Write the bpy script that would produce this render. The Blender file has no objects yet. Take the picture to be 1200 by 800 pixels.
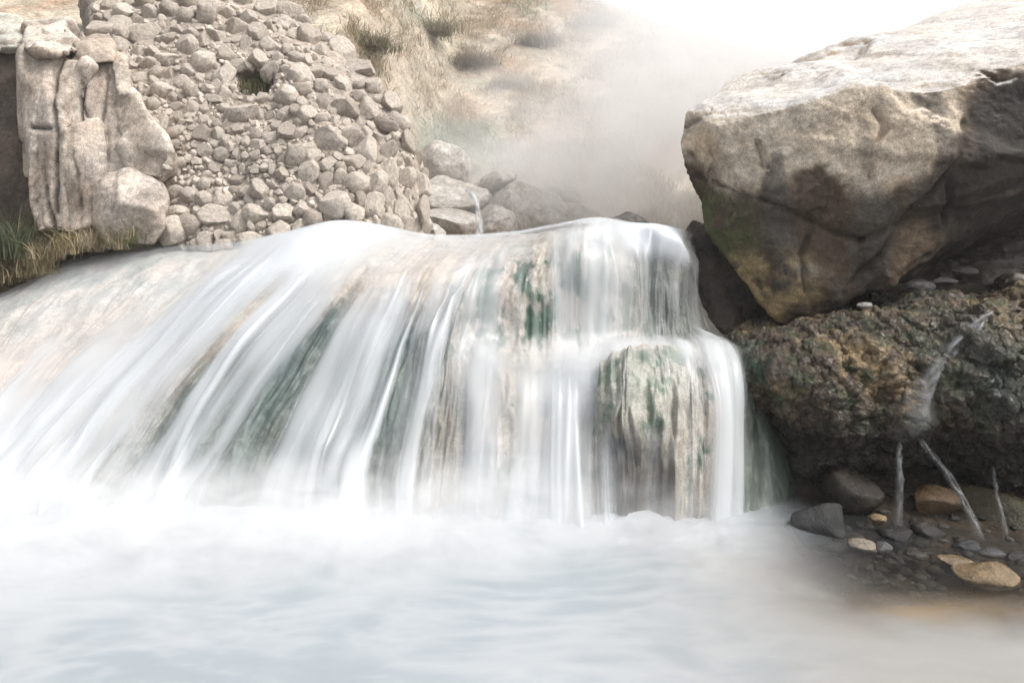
import bpy, bmesh, math, random
import numpy as np
from mathutils import Vector, Matrix

random.seed(7)
RNG = np.random.default_rng(11)
S = bpy.context.scene
COL = S.collection
CAMZ, HOR, F = 1.35, 260.0, 800.0


def at(px, py, D):
    """a point of the place, found from where it is seen and how far it stands (metres)"""
    return ((px - 600.0) / F * D, D, CAMZ - (py - HOR) / F * D)


# ------------------------------------------------------------------ noise
_p = np.random.default_rng(3).permutation(256)
PERM = np.concatenate([_p, _p, _p]).astype(np.int64)
_g = np.random.default_rng(4).normal(size=(256, 3))
GRAD = _g / np.linalg.norm(_g, axis=1)[:, None]


def perlin(P):
    P = np.asarray(P, float)
    i = np.floor(P).astype(np.int64)
    f = P - i
    i &= 255
    u = f * f * f * (f * (f * 6 - 15) + 10)
    out = np.zeros(len(P))
    for dx in (0, 1):
        wx = u[:, 0] if dx else 1 - u[:, 0]
        for dy in (0, 1):
            wy = u[:, 1] if dy else 1 - u[:, 1]
            for dz in (0, 1):
                wz = u[:, 2] if dz else 1 - u[:, 2]
                h = PERM[PERM[PERM[i[:, 0] + dx] + i[:, 1] + dy] + i[:, 2] + dz]
                g = GRAD[h]
                d = g[:, 0] * (f[:, 0] - dx) + g[:, 1] * (f[:, 1] - dy) + g[:, 2] * (f[:, 2] - dz)
                out += wx * wy * wz * d
    return out * 1.5


def fbm(P, oct=4, gain=.5, seed=0.0):
    P = np.asarray(P, float) + seed * 17.31
    a, s, n = 1.0, np.zeros(len(P)), 0.0
    for k in range(oct):
        s += a * perlin(P * (2.03 ** k) + k * 5.7)
        n += a
        a *= gain
    return s / n


def ridged(P, oct=4, seed=0.0):
    P = np.asarray(P, float) + seed * 9.7
    a, s, n = 1.0, np.zeros(len(P)), 0.0
    for k in range(oct):
        s += a * (1 - 2 * np.abs(perlin(P * (2.03 ** k) + k * 3.1)))
        n += a
        a *= .5
    return s / n


def sstep(a, b, x):
    t = np.clip((np.asarray(x, float) - a) / (b - a), 0, 1)
    return t * t * (3 - 2 * t)


def mixc(c, d, m):
    m = np.clip(np.asarray(m, float), 0, 1)[:, None]
    return c * (1 - m) + np.asarray(d, float)[None, :] * m


def seg_dist(q, a, b):
    a = np.array(a, float); b = np.array(b, float)
    d = b - a
    t = np.clip(((q - a) @ d) / (d @ d), 0, 1)
    return np.linalg.norm(q - (a + t[:, None] * d), axis=1)


def poly_dist(q, pts):
    return np.min([seg_dist(q, pts[i], pts[i + 1]) for i in range(len(pts) - 1)], axis=0)


# ------------------------------------------------------------------ objects
def tag(o, label=None, cat=None, group=None, kind=None):
    if label: o['label'] = label
    if cat: o['category'] = cat
    if group: o['group'] = group
    if kind: o['kind'] = kind
    return o


def link_mesh(name, V, Fc, mat=None, parent=None, smooth=True, attrs=None, cols=None):
    me = bpy.data.meshes.new(name)
    V = np.asarray(V, float)
    Fa = np.asarray(Fc, dtype=np.int32)
    me.vertices.add(len(V))
    me.vertices.foreach_set('co', V.astype(np.float32).ravel())
    k = Fa.shape[1]
    me.loops.add(Fa.size)
    me.loops.foreach_set('vertex_index', Fa.ravel())
    me.polygons.add(len(Fa))
    me.polygons.foreach_set('loop_start', np.arange(0, Fa.size, k, dtype=np.int32))
    me.update(calc_edges=True)
    me.validate()
    if smooth:
        me.polygons.foreach_set('use_smooth', np.ones(len(me.polygons), dtype=bool))
    if attrs:
        for an, val in attrs.items():
            a = me.attributes.new(an, 'FLOAT', 'POINT')
            a.data.foreach_set('value', np.asarray(val, np.float32))
    if cols is not None:
        set_cols(me, cols)
    if mat: me.materials.append(mat)
    o = bpy.data.objects.new(name, me)
    COL.objects.link(o)
    if parent: o.parent = parent
    return o


def set_cols(me, cols):
    a = me.attributes.new('tint', 'FLOAT_COLOR', 'POINT')
    c = np.ones((len(me.vertices), 4), np.float32)
    c[:, :3] = np.clip(cols, 0.004, 0.95)
    a.data.foreach_set('color', c.ravel())


def empty(name, loc, label, cat, group=None):
    o = bpy.data.objects.new(name, None)
    o.empty_display_size = .1
    COL.objects.link(o)
    o.location = loc
    return tag(o, label, cat, group)


def hull_bm(pts, jitter=0.0):
    bm = bmesh.new()
    for p in pts:
        bm.verts.new(p)
    r = bmesh.ops.convex_hull(bm, input=bm.verts)
    dead = [v for v in bm.verts if not v.link_faces]
    bmesh.ops.delete(bm, geom=dead, context='VERTS')
    bmesh.ops.recalc_face_normals(bm, faces=bm.faces)
    return bm


def remeshed(hulls, vox, smooth=4):
    """union of convex hulls as one even watertight surface: verts, quads, normals"""
    big = bpy.data.meshes.new('tmp')
    bm = bmesh.new()
    for h in hulls:
        b = hull_bm(h)
        t = bpy.data.meshes.new('t'); b.to_mesh(t); b.free()
        bm.from_mesh(t)
        bpy.data.meshes.remove(t)
    bm.to_mesh(big); bm.free()
    o = bpy.data.objects.new('tmp', big)
    COL.objects.link(o)
    m = o.modifiers.new('r', 'REMESH'); m.mode = 'VOXEL'; m.voxel_size = vox; m.adaptivity = 0
    if smooth:
        s = o.modifiers.new('s', 'SMOOTH'); s.factor = .5; s.iterations = smooth
    dg = bpy.context.evaluated_depsgraph_get()
    me = bpy.data.meshes.new_from_object(o.evaluated_get(dg))
    bpy.data.objects.remove(o); bpy.data.meshes.remove(big)
    return me


def read(me):
    V = np.empty(len(me.vertices) * 3, np.float32); me.vertices.foreach_get('co', V)
    N = np.empty(len(me.vertices) * 3, np.float32); me.vertex_normals.foreach_get('vector', N)
    return V.reshape(-1, 3).astype(float), N.reshape(-1, 3).astype(float)


def write(me, V):
    me.vertices.foreach_set('co', np.asarray(V, np.float32).ravel())
    me.update()


def make_rock(name, hulls, vox, mat, disp, colour, smooth=4, parent=None):
    me = remeshed(hulls, vox, smooth)
    for fn in disp:
        if isinstance(fn, int):                         # ease sharp creases
            E = np.empty(len(me.edges) * 2, np.int32); me.edges.foreach_get('vertices', E); E = E.reshape(-1, 2)
            deg = np.bincount(E.ravel(), minlength=len(me.vertices))[:, None]
            V, _n = read(me)
            for _ in range(fn):
                A = np.zeros_like(V)
                np.add.at(A, E[:, 0], V[E[:, 1]]); np.add.at(A, E[:, 1], V[E[:, 0]])
                V = .5 * V + .5 * A / deg
            write(me, V)
            continue
        V, N = read(me)
        d = fn(V, N)
        write(me, V + (N * d[:, None] if d.ndim == 1 else d))
    V, N = read(me)
    set_cols(me, colour(V, N))
    me.polygons.foreach_set('use_smooth', np.ones(len(me.polygons), dtype=bool))
    me.materials.clear(); me.materials.append(mat)
    me.name = name
    o = bpy.data.objects.new(name, me)
    COL.objects.link(o)
    if parent: o.parent = parent
    return o


def facets(seed, n, tilt, step, squash=(1, 1, 1), warp=.06, lim=.05, soft=.05):
    """broken faces: every cell of the surface is tilted and set in or out by its own amount"""
    def fn(V, N):
        r = np.random.default_rng(seed)
        lo, hi = V.min(0), V.max(0)
        lo = np.maximum(lo, [-4, 0, -1]); hi = np.minimum(hi, [4.5, 8, 4])
        C = r.uniform(lo, hi, (n * 6, 3))
        # keep the centres near the surface
        dmin = np.array([np.min(((V[::37] - c) ** 2).sum(1)) for c in C])
        C = C[np.argsort(dmin)[:n]]
        sq = np.array(squash, float)
        W = V + warp * np.stack([fbm(V * 3.5, 3, seed=seed + 1), fbm(V * 3.5, 3, seed=seed + 2), fbm(V * 3.5, 3, seed=seed + 3)], 1)
        d1 = np.full(len(V), 1e9); d2 = d1.copy()
        i1 = np.zeros(len(V), int); i2 = i1.copy()
        for i, c in enumerate(C):
            d = np.sqrt((((W - c) * sq) ** 2).sum(1))
            m = d < d1
            d2 = np.where(m, d1, np.minimum(d2, d)); i2 = np.where(m, i1, np.where(d <= d2, i, i2))
            d1 = np.where(m, d, d1); i1 = np.where(m, i, i1)
        T = r.normal(size=(n, 3)) * tilt
        o_ = r.uniform(-step, step, n)
        f = lambda ix: np.clip(((V - C[ix]) * T[ix]).sum(1), -lim, lim) + o_[ix]
        w = .5 + .5 * sstep(0, soft, d2 - d1)
        return w * f(i1) + (1 - w) * f(i2)
    return fn


def pix(V, D0):
    """front-view chart of a rock at a fixed distance (straight projection along y)"""
    return np.stack([V[:, 0] / D0 * F + 600, HOR - (V[:, 2] - CAMZ) / D0 * F], 1)


# ------------------------------------------------------------------ materials
class NT:
    def __init__(s, name, disp=False):
        s.m = bpy.data.materials.new(name); s.m.use_nodes = True
        s.t = s.m.node_tree; s.t.nodes.clear()
        s.out = s.n('ShaderNodeOutputMaterial')

    def n(s, typ, **kw):
        nd = s.t.nodes.new(typ)
        for k, v in kw.items():
            if k.startswith('_'): setattr(nd, k[1:], v)
            else: nd.inputs[k.replace('__', ' ')].default_value = v
        return nd

    def l(s, a, b): s.t.links.new(a, b)

    def math(s, op, a, b=None, clamp=False):
        nd = s.t.nodes.new('ShaderNodeMath'); nd.operation = op; nd.use_clamp = clamp
        for i, x in enumerate((a, b)):
            if x is None: continue
            if hasattr(x, 'is_output'): s.l(x, nd.inputs[i])
            else: nd.inputs[i].default_value = x
        return nd.outputs[0]

    def noise(s, vec, scale, detail=4, rough=.55, dist=0):
        nd = s.n('ShaderNodeTexNoise', Scale=scale, Detail=detail, Roughness=rough, Distortion=dist)
        s.l(vec, nd.inputs['Vector'])
        return nd.outputs['Fac']

    def ramp(s, fac, stops):
        r = s.t.nodes.new('ShaderNodeValToRGB')
        e = r.color_ramp.elements
        while len(e) < len(stops): e.new(.5)
        for k, (p, c) in enumerate(stops):
            e[k].position = p
            e[k].color = (c, c, c, 1) if not hasattr(c, '__len__') else (*c, 1)
        s.l(fac, r.inputs[0])
        return r.outputs[0]

    def mixcol(s, fac, a, b, mode='MIX'):
        nd = s.t.nodes.new('ShaderNodeMix'); nd.data_type = 'RGBA'; nd.blend_type = mode
        for i, x in ((0, fac), (6, a), (7, b)):
            if hasattr(x, 'is_output'): s.l(x, nd.inputs[i])
            elif i == 0: nd.inputs[i].default_value = x
            else: nd.inputs[i].default_value = (*x, 1)
        return nd.outputs[2]


def rock_mat(name, rough=.85, spec=.3, grain=38., bump=.35, vary=(.62, 1.3), pits=0.0, pit_scale=45., dist=.02, coord='Object', wet=None):
    k = NT(name)
    tc = k.n('ShaderNodeTexCoord').outputs[coord]
    a = k.n('ShaderNodeAttribute', _attribute_name='tint').outputs['Color']
    f1 = k.noise(tc, grain, 6, .65)
    f2 = k.noise(tc, grain * .17, 5, .6, .6)
    v = k.ramp(f1, [(.3, vary[0]), (.72, vary[1])])
    v2 = k.ramp(f2, [(.3, .72), (.7, 1.22)])
    c = k.mixcol(1, a, v, 'MULTIPLY'); c = k.mixcol(1, c, v2, 'MULTIPLY')
    c = k.mixcol(1, c, k.ramp(k.noise(tc, grain * 4.5, 3, .7), [(.33, .62), (.66, 1.3)]), 'MULTIPLY')
    # small warm / cool drift of the mineral
    hue = k.ramp(k.noise(tc, grain * .08, 3), [(.35, (1.03, .995, .95)), (.65, (.98, 1.0, 1.02))])
    c = k.mixcol(1, c, hue, 'MULTIPLY')
    b = k.n('ShaderNodeBsdfPrincipled', Roughness=rough)
    b.inputs['Specular IOR Level'].default_value = spec
    k.l(c, b.inputs['Base Color'])
    h = k.math('ADD', k.math('MULTIPLY', f1, .7), k.math('MULTIPLY', k.noise(tc, grain * 4, 4, .7), .3))
    if pits:
        vo = k.n('ShaderNodeTexVoronoi', Scale=pit_scale, Randomness=1.0)
        wv = k.n('ShaderNodeVectorMath', _operation='ADD')
        nz = k.n('ShaderNodeTexNoise', Scale=pit_scale * .6, Detail=3)
        k.l(tc, nz.inputs['Vector']); 
        sc = k.n('ShaderNodeVectorMath', _operation='SCALE'); sc.inputs['Scale'].default_value = 1.2 / pit_scale
        k.l(nz.outputs['Color'], sc.inputs[0]); k.l(tc, wv.inputs[0]); k.l(sc.outputs[0], wv.inputs[1])
        k.l(wv.outputs[0], vo.inputs['Vector'])
        h = k.math('ADD', h, k.math('MULTIPLY', vo.outputs['Distance'], pits))
    bp = k.n('ShaderNodeBump', Strength=bump, Distance=dist)
    k.l(h, bp.inputs['Height']); k.l(bp.outputs[0], b.inputs['Normal'])
    if wet:
        r = k.ramp(k.noise(tc, wet, 4), [(.42, .12), (.62, rough)])
        k.l(r, b.inputs['Roughness'])
    k.l(b.outputs[0], k.out.inputs['Surface'])
    return k.m


M_pale = rock_mat('pale_sandstone', grain=26, bump=.5, dist=.016, vary=(.58, 1.32))
M_boulder = rock_mat('boulder_stone', grain=30, bump=.6, dist=.010, vary=(.66, 1.28), rough=.8)
M_tufa = rock_mat('wet_tufa', grain=30, bump=.9, dist=.03, pits=.9, pit_scale=34, rough=.55, spec=.5, wet=9., vary=(.35, 1.5))
M_wet = rock_mat('wet_dark_rock', grain=30, bump=.6, dist=.02, rough=.6, spec=.28, wet=8.)
M_trav = rock_mat('travertine', grain=40, bump=.35, dist=.010, pits=.4, pit_scale=60, rough=.45, spec=.35, vary=(.78, 1.2))
M_soil = rock_mat('soil', grain=6, bump=.5, dist=.06, rough=.95, spec=.1)


def stone_mat():
    k = NT('cobble_stone')
    tc = k.n('ShaderNodeTexCoord').outputs['Object']
    oi = k.n('ShaderNodeObjectInfo')
    base = k.ramp(oi.outputs['Random'], [(0, (.37, .32, .27)), (.25, (.48, .425, .365)), (.5, (.42, .37, .32)), (.75, (.54, .48, .415)), (1, (.32, .275, .235))])
    va = k.n('ShaderNodeVectorMath', _operation='ADD')
    k.l(tc, va.inputs[0])
    cb = k.n('ShaderNodeCombineXYZ')
    k.l(k.math('MULTIPLY', oi.outputs['Random'], 50.), cb.inputs[0]); k.l(cb.outputs[0], va.inputs[1])
    f1 = k.noise(va.outputs[0], 4.5, 6, .65)
    c = k.mixcol(1, base, k.ramp(f1, [(.3, .6), (.7, 1.25)]), 'MULTIPLY')
    b = k.n('ShaderNodeBsdfPrincipled', Roughness=.9)
    b.inputs['Specular IOR Level'].default_value = .2
    k.l(c, b.inputs['Base Color'])
    bp = k.n('ShaderNodeBump', Strength=.6, Distance=.03)
    k.l(k.noise(va.outputs[0], 9, 6, .65), bp.inputs['Height']); k.l(bp.outputs[0], b.inputs['Normal'])
    k.l(b.outputs[0], k.out.inputs['Surface'])
    return k.m


M_stone = stone_mat()


def plant_mat(name, trans=.35):
    k = NT(name)
    a = k.n('ShaderNodeAttribute', _attribute_name='tint').outputs['Color']
    d = k.n('ShaderNodeBsdfDiffuse'); t = k.n('ShaderNodeBsdfTranslucent')
    k.l(a, d.inputs[0]); k.l(a, t.inputs[0])
    m = k.n('ShaderNodeMixShader', Fac=trans)
    k.l(d.outputs[0], m.inputs[1]); k.l(t.outputs[0], m.inputs[2]); k.l(m.outputs[0], k.out.inputs['Surface'])
    return k.m


M_grass = plant_mat('grass_blades')


def water_veil():
    """falling water full of air: white and milky where it is thick, clear where it is thin"""
    k = NT('falling_water')
    a = k.n('ShaderNodeAttribute', _attribute_name='thick').outputs['Fac']
    d = k.n('ShaderNodeBsdfDiffuse', Color=(.79, .82, .85, 1))
    t = k.n('ShaderNodeBsdfTranslucent', Color=(.79, .82, .85, 1))
    m = k.n('ShaderNodeMixShader', Fac=.45)
    k.l(d.outputs[0], m.inputs[1]); k.l(t.outputs[0], m.inputs[2])
    g = k.n('ShaderNodeBsdfGlossy', Color=(1, 1, 1, 1), Roughness=.3)
    m2 = k.n('ShaderNodeMixShader', Fac=.05)
    k.l(m.outputs[0], m2.inputs[1]); k.l(g.outputs[0], m2.inputs[2])
    tr = k.n('ShaderNodeBsdfTransparent')
    m3 = k.n('ShaderNodeMixShader')
    k.l(a, m3.inputs[0]); k.l(tr.outputs[0], m3.inputs[1]); k.l(m2.outputs[0], m3.inputs[2])
    k.l(m3.outputs[0], k.out.inputs['Surface'])
    return k.m


M_veil = water_veil()


def pool_mat():
    k = NT('milky_pool_water')
    a = k.n('ShaderNodeAttribute', _attribute_name='thick').outputs['Fac']
    c = k.n('ShaderNodeAttribute', _attribute_name='tint').outputs['Color']
    p = k.n('ShaderNodeBsdfPrincipled', Roughness=.42)
    p.inputs['Specular IOR Level'].default_value = .35
    k.l(c, p.inputs['Base Color'])
    g = k.n('ShaderNodeBsdfGlossy', Roughness=.12, Color=(1, 1, 1, 1)); tr = k.n('ShaderNodeBsdfTransparent', Color=(.86, .84, .78, 1))
    fr = k.n('ShaderNodeFresnel', IOR=1.33)
    cl = k.n('ShaderNodeMixShader')
    k.l(fr.outputs[0], cl.inputs[0]); k.l(tr.outputs[0], cl.inputs[1]); k.l(g.outputs[0], cl.inputs[2])
    m = k.n('ShaderNodeMixShader')
    k.l(a, m.inputs[0]); k.l(cl.outputs[0], m.inputs[1]); k.l(p.outputs[0], m.inputs[2])
    k.l(m.outputs[0], k.out.inputs['Surface'])
    return k.m


M_pool = pool_mat()


def steam_mat(name, dens, scale, lo=.38, hi=.68, stretch=(1, 1, 1), g=.3, power=1.0, detail=4, dist=.8):
    """wisps inside a closed ellipsoid, thinning to nothing at its skin"""
    k = NT(name)
    tc = k.n('ShaderNodeTexCoord').outputs['Object']     # object scaled so that the cloud is a unit ball
    ln = k.n('ShaderNodeVectorMath', _operation='LENGTH'); k.l(tc, ln.inputs[0])
    fall = k.math('SUBTRACT', 1.0, ln.outputs['Value'], True)
    fall = k.math('POWER', fall, power)
    mp = k.n('ShaderNodeMapping'); mp.inputs['Scale'].default_value = stretch
    k.l(tc, mp.inputs['Vector'])
    nz = k.ramp(k.noise(mp.outputs[0], scale, detail, .55, dist), [(lo, 0.), (hi, 1.)])
    d = k.math('MULTIPLY', k.math('MULTIPLY', fall, nz), dens)
    v = k.n('ShaderNodeVolumePrincipled'); v.inputs['Color'].default_value = (.995, .995, .995, 1)
    v.inputs['Anisotropy'].default_value = g
    k.l(d, v.inputs['Density'])
    k.l(v.outputs[0], k.out.inputs['Volume'])
    return k.m


def steam(name, label, c, r, mat):
    bm = bmesh.new(); bmesh.ops.create_icosphere(bm, subdivisions=3, radius=1.0)
    me = bpy.data.meshes.new(name); bm.to_mesh(me); bm.free()
    me.materials.append(mat)
    o = bpy.data.objects.new(name, me); COL.objects.link(o)
    o.location = c; o.scale = r
    return tag(o, label, 'steam', kind='stuff')


# ------------------------------------------------------------------ camera, light, world
cam = bpy.data.cameras.new('camera'); co = bpy.data.objects.new('camera', cam); COL.objects.link(co)
co.location = (0, 0, CAMZ); co.rotation_euler = (math.pi / 2, 0, 0)
cam.sensor_width = 36; cam.lens = 24; cam.shift_y = -140 / 1200.0
cam.clip_start = .05; cam.clip_end = 2000
S.camera = co

SUN = Vector((.62, -.22, .95)).normalized()
w = bpy.data.worlds.new('World'); S.world = w; w.use_nodes = True
nt = w.node_tree; nt.nodes.clear()
sky = nt.nodes.new('ShaderNodeTexSky'); sky.sky_type = 'NISHITA'; sky.sun_disc = False
sky.sun_elevation = math.asin(SUN.z); sky.sun_rotation = math.atan2(SUN.x, SUN.y)
sky.air_density = 1.0; sky.dust_density = 6.0; sky.ozone_density = .6
hs = nt.nodes.new('ShaderNodeHueSaturation'); hs.inputs['Saturation'].default_value = .22
bg = nt.nodes.new('ShaderNodeBackground'); bg.inputs['Strength'].default_value = .15
wo = nt.nodes.new('ShaderNodeOutputWorld')
nt.links.new(sky.outputs[0], hs.inputs['Color']); nt.links.new(hs.outputs[0], bg.inputs[0]); nt.links.new(bg.outputs[0], wo.inputs[0])
sl = bpy.data.lights.new('sun', 'SUN'); sl.energy = 1.5; sl.angle = math.radians(12); sl.color = (1, .975, .945)
so = bpy.data.objects.new('sun', sl); COL.objects.link(so)
so.rotation_euler = SUN.to_track_quat('Z', 'Y').to_euler()
S.view_settings.view_transform = 'Standard'; S.view_settings.look = 'None'
S.view_settings.gamma = 1; S.view_settings.use_curve_mapping = False
S.view_settings.exposure = .72
cy = S.cycles
cy.max_bounces = 14; cy.diffuse_bounces = 4; cy.glossy_bounces = 3; cy.transparent_max_bounces = 24; cy.volume_bounces = 12
cy.volume_step_rate = 1.0; cy.volume_max_steps = 128
cy.use_denoising = True
cy.sample_clamp_indirect = 6.0


# ------------------------------------------------------------------ terrain
def terrain_h(x, y):
    P = np.stack([x, y, np.zeros_like(x)], 1)
    bed = -.38 + sstep(.7, 1.9, x) * (.30 + .10 * sstep(2.2, 3.0, y))
    bed = bed + fbm(P * 2.2, 3, seed=1) * .06
    ramp = sstep(3.1, 4.7, y)
    up = .92 - .45 * sstep(-1.0, -2.2, x) * sstep(6.0, 5.2, y) + .05 * fbm(P * .9, 3, seed=2)
    h = bed * (1 - ramp) + up * ramp
    h = h - sstep(2.4, 1.4, y) * .0
    # bank behind the stones on the left
    h = h + 2.45 * sstep(5.7, 7.3, y + .25 * fbm(P * .8, 3, seed=3)) * sstep(-1.0, -2.3, x)
    # the hillside
    hill = .6 * (y - 7.8) + .5 * fbm(P * .33, 4, seed=4) * sstep(7, 11, y)
    top = 7.4 - .66 * x + .7 * fbm(P * .2, 3, seed=5) + .03 * np.clip(y - 17, 0, 60)
    hill = np.minimum(hill, np.maximum(top, .2))
    hill = np.clip(hill, 0, 12)
    h = h + hill * sstep(7.4, 8.4, y)
    h = h + fbm(P * 1.3, 4, seed=6) * .16 * sstep(6.5, 9, y)
    # bank behind the viewer
    h = h + 1.2 * sstep(-2.2, -4.5, y)
    return h


xs = np.concatenate([np.linspace(-120, -12, 20)[:-1], np.linspace(-12, 12, 220), np.linspace(12, 120, 20)[1:]])
ys = np.concatenate([np.linspace(-60, -4, 10)[:-1], np.linspace(-4, 24, 300), np.linspace(24, 60, 30)[1:], np.linspace(60, 160, 10)[1:]])
XX, YY = np.meshgrid(xs, ys)
nx, ny = len(xs), len(ys)


def grid_faces(nu, nv):
    i = np.arange(nu * nv).reshape(nv, nu)
    return np.stack([i[:-1, :-1], i[:-1, 1:], i[1:, 1:], i[1:, :-1]], -1).reshape(-1, 4)


TV = np.stack([XX.ravel(), YY.ravel(), terrain_h(XX.ravel(), YY.ravel())], 1)


def hill_colour(V):
    n1 = fbm(V * .7, 4, seed=21); n2 = fbm(V * 1.7, 4, seed=22); n3 = fbm(V * .35, 3, seed=23)
    c = np.tile(np.array([.40, .345, .275]), (len(V), 1))
    c = mixc(c, (.33, .225, .16), sstep(.02, .2, n1) * .8)
    c = mixc(c, (.24, .26, .19), sstep(.12, .32, n2) * .7)
    c = mixc(c, (.50, .45, .37), sstep(.1, .35, n3) * .7)
    # a green strip of seep plants low on the slope, bare red earth beneath
    q = V[:, 0] + .6 * n1
    g = sstep(-1.5, -1.1, q) * sstep(.3, -.4, q) * sstep(1.9, 2.25, V[:, 2] + .2 * n2) * sstep(3.2, 2.7, V[:, 2] + .2 * n2)
    c = mixc(c, (.15, .2, .14), g * .8)
    r = sstep(-1.6, -1.2, q) * sstep(.6, -.2, q) * sstep(1.95, 1.7, V[:, 2] + .15 * n2)
    c = mixc(c, (.36, .24, .17), r * .7)
    return c


tcol = hill_colour(TV)
low = sstep(5.2, 4.4, TV[:, 1])
tcol = mixc(tcol, (.04, .032, .024), low)  # near floor darkened in colour to carry the hollow's deep shade
tcol = mixc(tcol, (.34, .35, .31), sstep(-2.2, -2.8, TV[:, 0]) * sstep(5.5, 6, TV[:, 1]) * sstep(9, 8, TV[:, 1]))
ter = link_mesh('terrain', TV, grid_faces(nx, ny), M_soil, cols=tcol)
tag(ter, 'hot spring gully floor rising to a dry grassy hillside', 'terrain', kind='structure')


# ------------------------------------------------------------------ cascade
LINES = [
    [(-80, 362, 4.7), (-120, 400, 4.3), (-150, 440, 4.0), (-180, 480, 3.75), (-205, 520, 3.5), (-225, 560, 3.3), (-240, 606, 3.12)],
    [(5, 343, 5.0), (-25, 375, 4.6), (-55, 415, 4.2), (-85, 460, 3.9), (-108, 510, 3.6), (-125, 555, 3.36), (-140, 606, 3.12)],
    [(95, 299, 5.2), (70, 330, 4.75), (30, 375, 4.35), (-10, 425, 4.0), (-50, 485, 3.65), (-75, 545, 3.36), (-95, 606, 3.12)],
    [(180, 288, 5.2), (160, 315, 4.7), (115, 365, 4.3), (60, 425, 3.95), (5, 490, 3.62), (-35, 548, 3.35), (-62, 606, 3.12)],
    [(270, 284, 5.1), (235, 312, 4.55), (175, 368, 4.15), (105, 435, 3.8), (45, 500, 3.52), (0, 555, 3.3), (-28, 606, 3.11)],
    [(335, 274, 4.95), (285, 308, 4.3), (215, 372, 3.98), (145, 442, 3.7), (85, 508, 3.45), (45, 560, 3.27), (20, 606, 3.1)],
    [(385, 264, 4.8), (328, 308, 4.05), (262, 372, 3.82), (200, 442, 3.6), (150, 508, 3.4), (115, 560, 3.25), (95, 606, 3.1)],
    [(430, 270, 4.8), (372, 324, 3.92), (318, 380, 3.75), (265, 448, 3.55), (222, 512, 3.36), (195, 562, 3.22), (178, 606, 3.09)],
    [(480, 279, 4.8), (422, 328, 3.84), (385, 378, 3.7), (340, 448, 3.5), (305, 514, 3.32), (285, 562, 3.2), (272, 606, 3.08)],
    [(515, 281, 4.8), (468, 330, 3.78), (447, 378, 3.67), (418, 448, 3.5), (392, 514, 3.32), (378, 562, 3.2), (368, 606, 3.08)],
    [(555, 280, 4.75), (515, 326, 3.76), (502, 372, 3.68), (490, 418, 3.56), (474, 500, 3.32), (464, 560, 3.19), (460, 607, 3.07)],
    [(605, 274, 4.65), (572, 300, 3.92), (556, 345, 3.74), (546, 392, 3.62), (540, 436, 3.44), (535, 508, 3.24), (530, 609, 3.05)],
    [(652, 265, 4.5), (640, 282, 3.95), (632, 320, 3.77), (630, 402, 3.67), (626, 446, 3.40), (622, 515, 3.2), (620, 610, 3.03)],
    [(700, 258, 4.35), (694, 268, 4.0), (688, 300, 3.82), (688, 406, 3.70), (690, 442, 3.37), (690, 505, 3.2), (692, 612, 3.02)],
    [(745, 264, 4.5), (742, 278, 4.2), (742, 310, 4.05), (742, 398, 3.88), (742, 428, 3.40), (744, 492, 3.17), (746, 612, 3.02)],
    [(785, 268, 4.5), (782, 284, 4.2), (782, 315, 4.08), (785, 392, 3.92), (798, 414, 3.46), (806, 484, 3.20), (806, 612, 3.02)],
    [(806, 272, 4.5), (806, 292, 4.25), (806, 330, 4.15), (815, 390, 3.98), (836, 410, 3.50), (846, 480, 3.25), (848, 612, 3.04)],
    [(815, 285, 4.6), (818, 300, 4.4), (820, 340, 4.3), (850, 396, 4.1), (872, 416, 3.62), (884, 484, 3.42), (888, 612, 3.14)],
    [(825, 300, 4.8), (830, 315, 4.6), (840, 350, 4.5), (885, 400, 4.2), (915, 425, 3.85), (935, 490, 3.70), (945, 608, 3.40)],
]
NL = len(LINES)
K = np.array([[at(*p) for p in ln] for ln in LINES])           # NL x 7 x 3
back = K[:, :1].copy(); back[:, 0, 1] += 1.0; back[:, 0, 2] -= .03
K = np.concatenate([back, K], 1)
K[:, -1, 2] = np.minimum(K[:, -1, 2], -.02)
foot = K[:, -1:].copy(); foot[:, 0, 2] -= .35; foot[:, 0, 1] -= .02
K = np.concatenate([K, foot], 1)                               # rows: 0 upstream, 1 back rim, 2 lip, ... 7 pool, 8 under water
NR = K.shape[1]


def crspline(A, u, h=None):
    """Catmull-Rom along axis 0 at positions u; h: lengths of the spans, for even speed"""
    n = A.shape[0]
    h = np.ones(n + 1) if h is None else np.concatenate([[h[0]], h, [h[-1]]])
    i = np.clip(np.floor(u).astype(int), 0, n - 2)
    f = (u - i)[:, None, None]
    g = lambda k: A[np.clip(k, 0, n - 1)]
    p0, p1, p2, p3 = g(i - 1), g(i), g(i + 1), g(i + 2)
    h0, h1, h2 = h[i][:, None, None], h[i + 1][:, None, None], h[i + 2][:, None, None]
    m1 = ((p1 - p0) / h0 * h1 + (p2 - p1) / h1 * h0) / (h0 + h1) * h1
    m2 = ((p2 - p1) / h1 * h2 + (p3 - p2) / h2 * h1) / (h1 + h2) * h1
    f2, f3 = f * f, f * f * f
    return (2 * f3 - 3 * f2 + 1) * p1 + (f3 - 2 * f2 + f) * m1 + (-2 * f3 + 3 * f2) * p2 + (f3 - f2) * m2


HROW = np.linalg.norm(np.diff(K, axis=1), axis=2)[5:16].mean(0)


NS, NTT = 1100, 260
su = np.linspace(0, NL - 1, NS)
tu = np.linspace(0, NR - 1, NTT)
tmp = crspline(K, su)                                          # NS x NR x 3
G = crspline(np.swapaxes(tmp, 0, 1), tu, HROW)                       # NTT x NS x 3
SG, TG = np.meshgrid(su, tu)


def grid_normals(G):
    a = np.gradient(G, axis=1); b = np.gradient(G, axis=0)
    n = np.cross(b, a)
    n /= (np.linalg.norm(n, axis=2, keepdims=True) + 1e-9)
    return n


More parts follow.
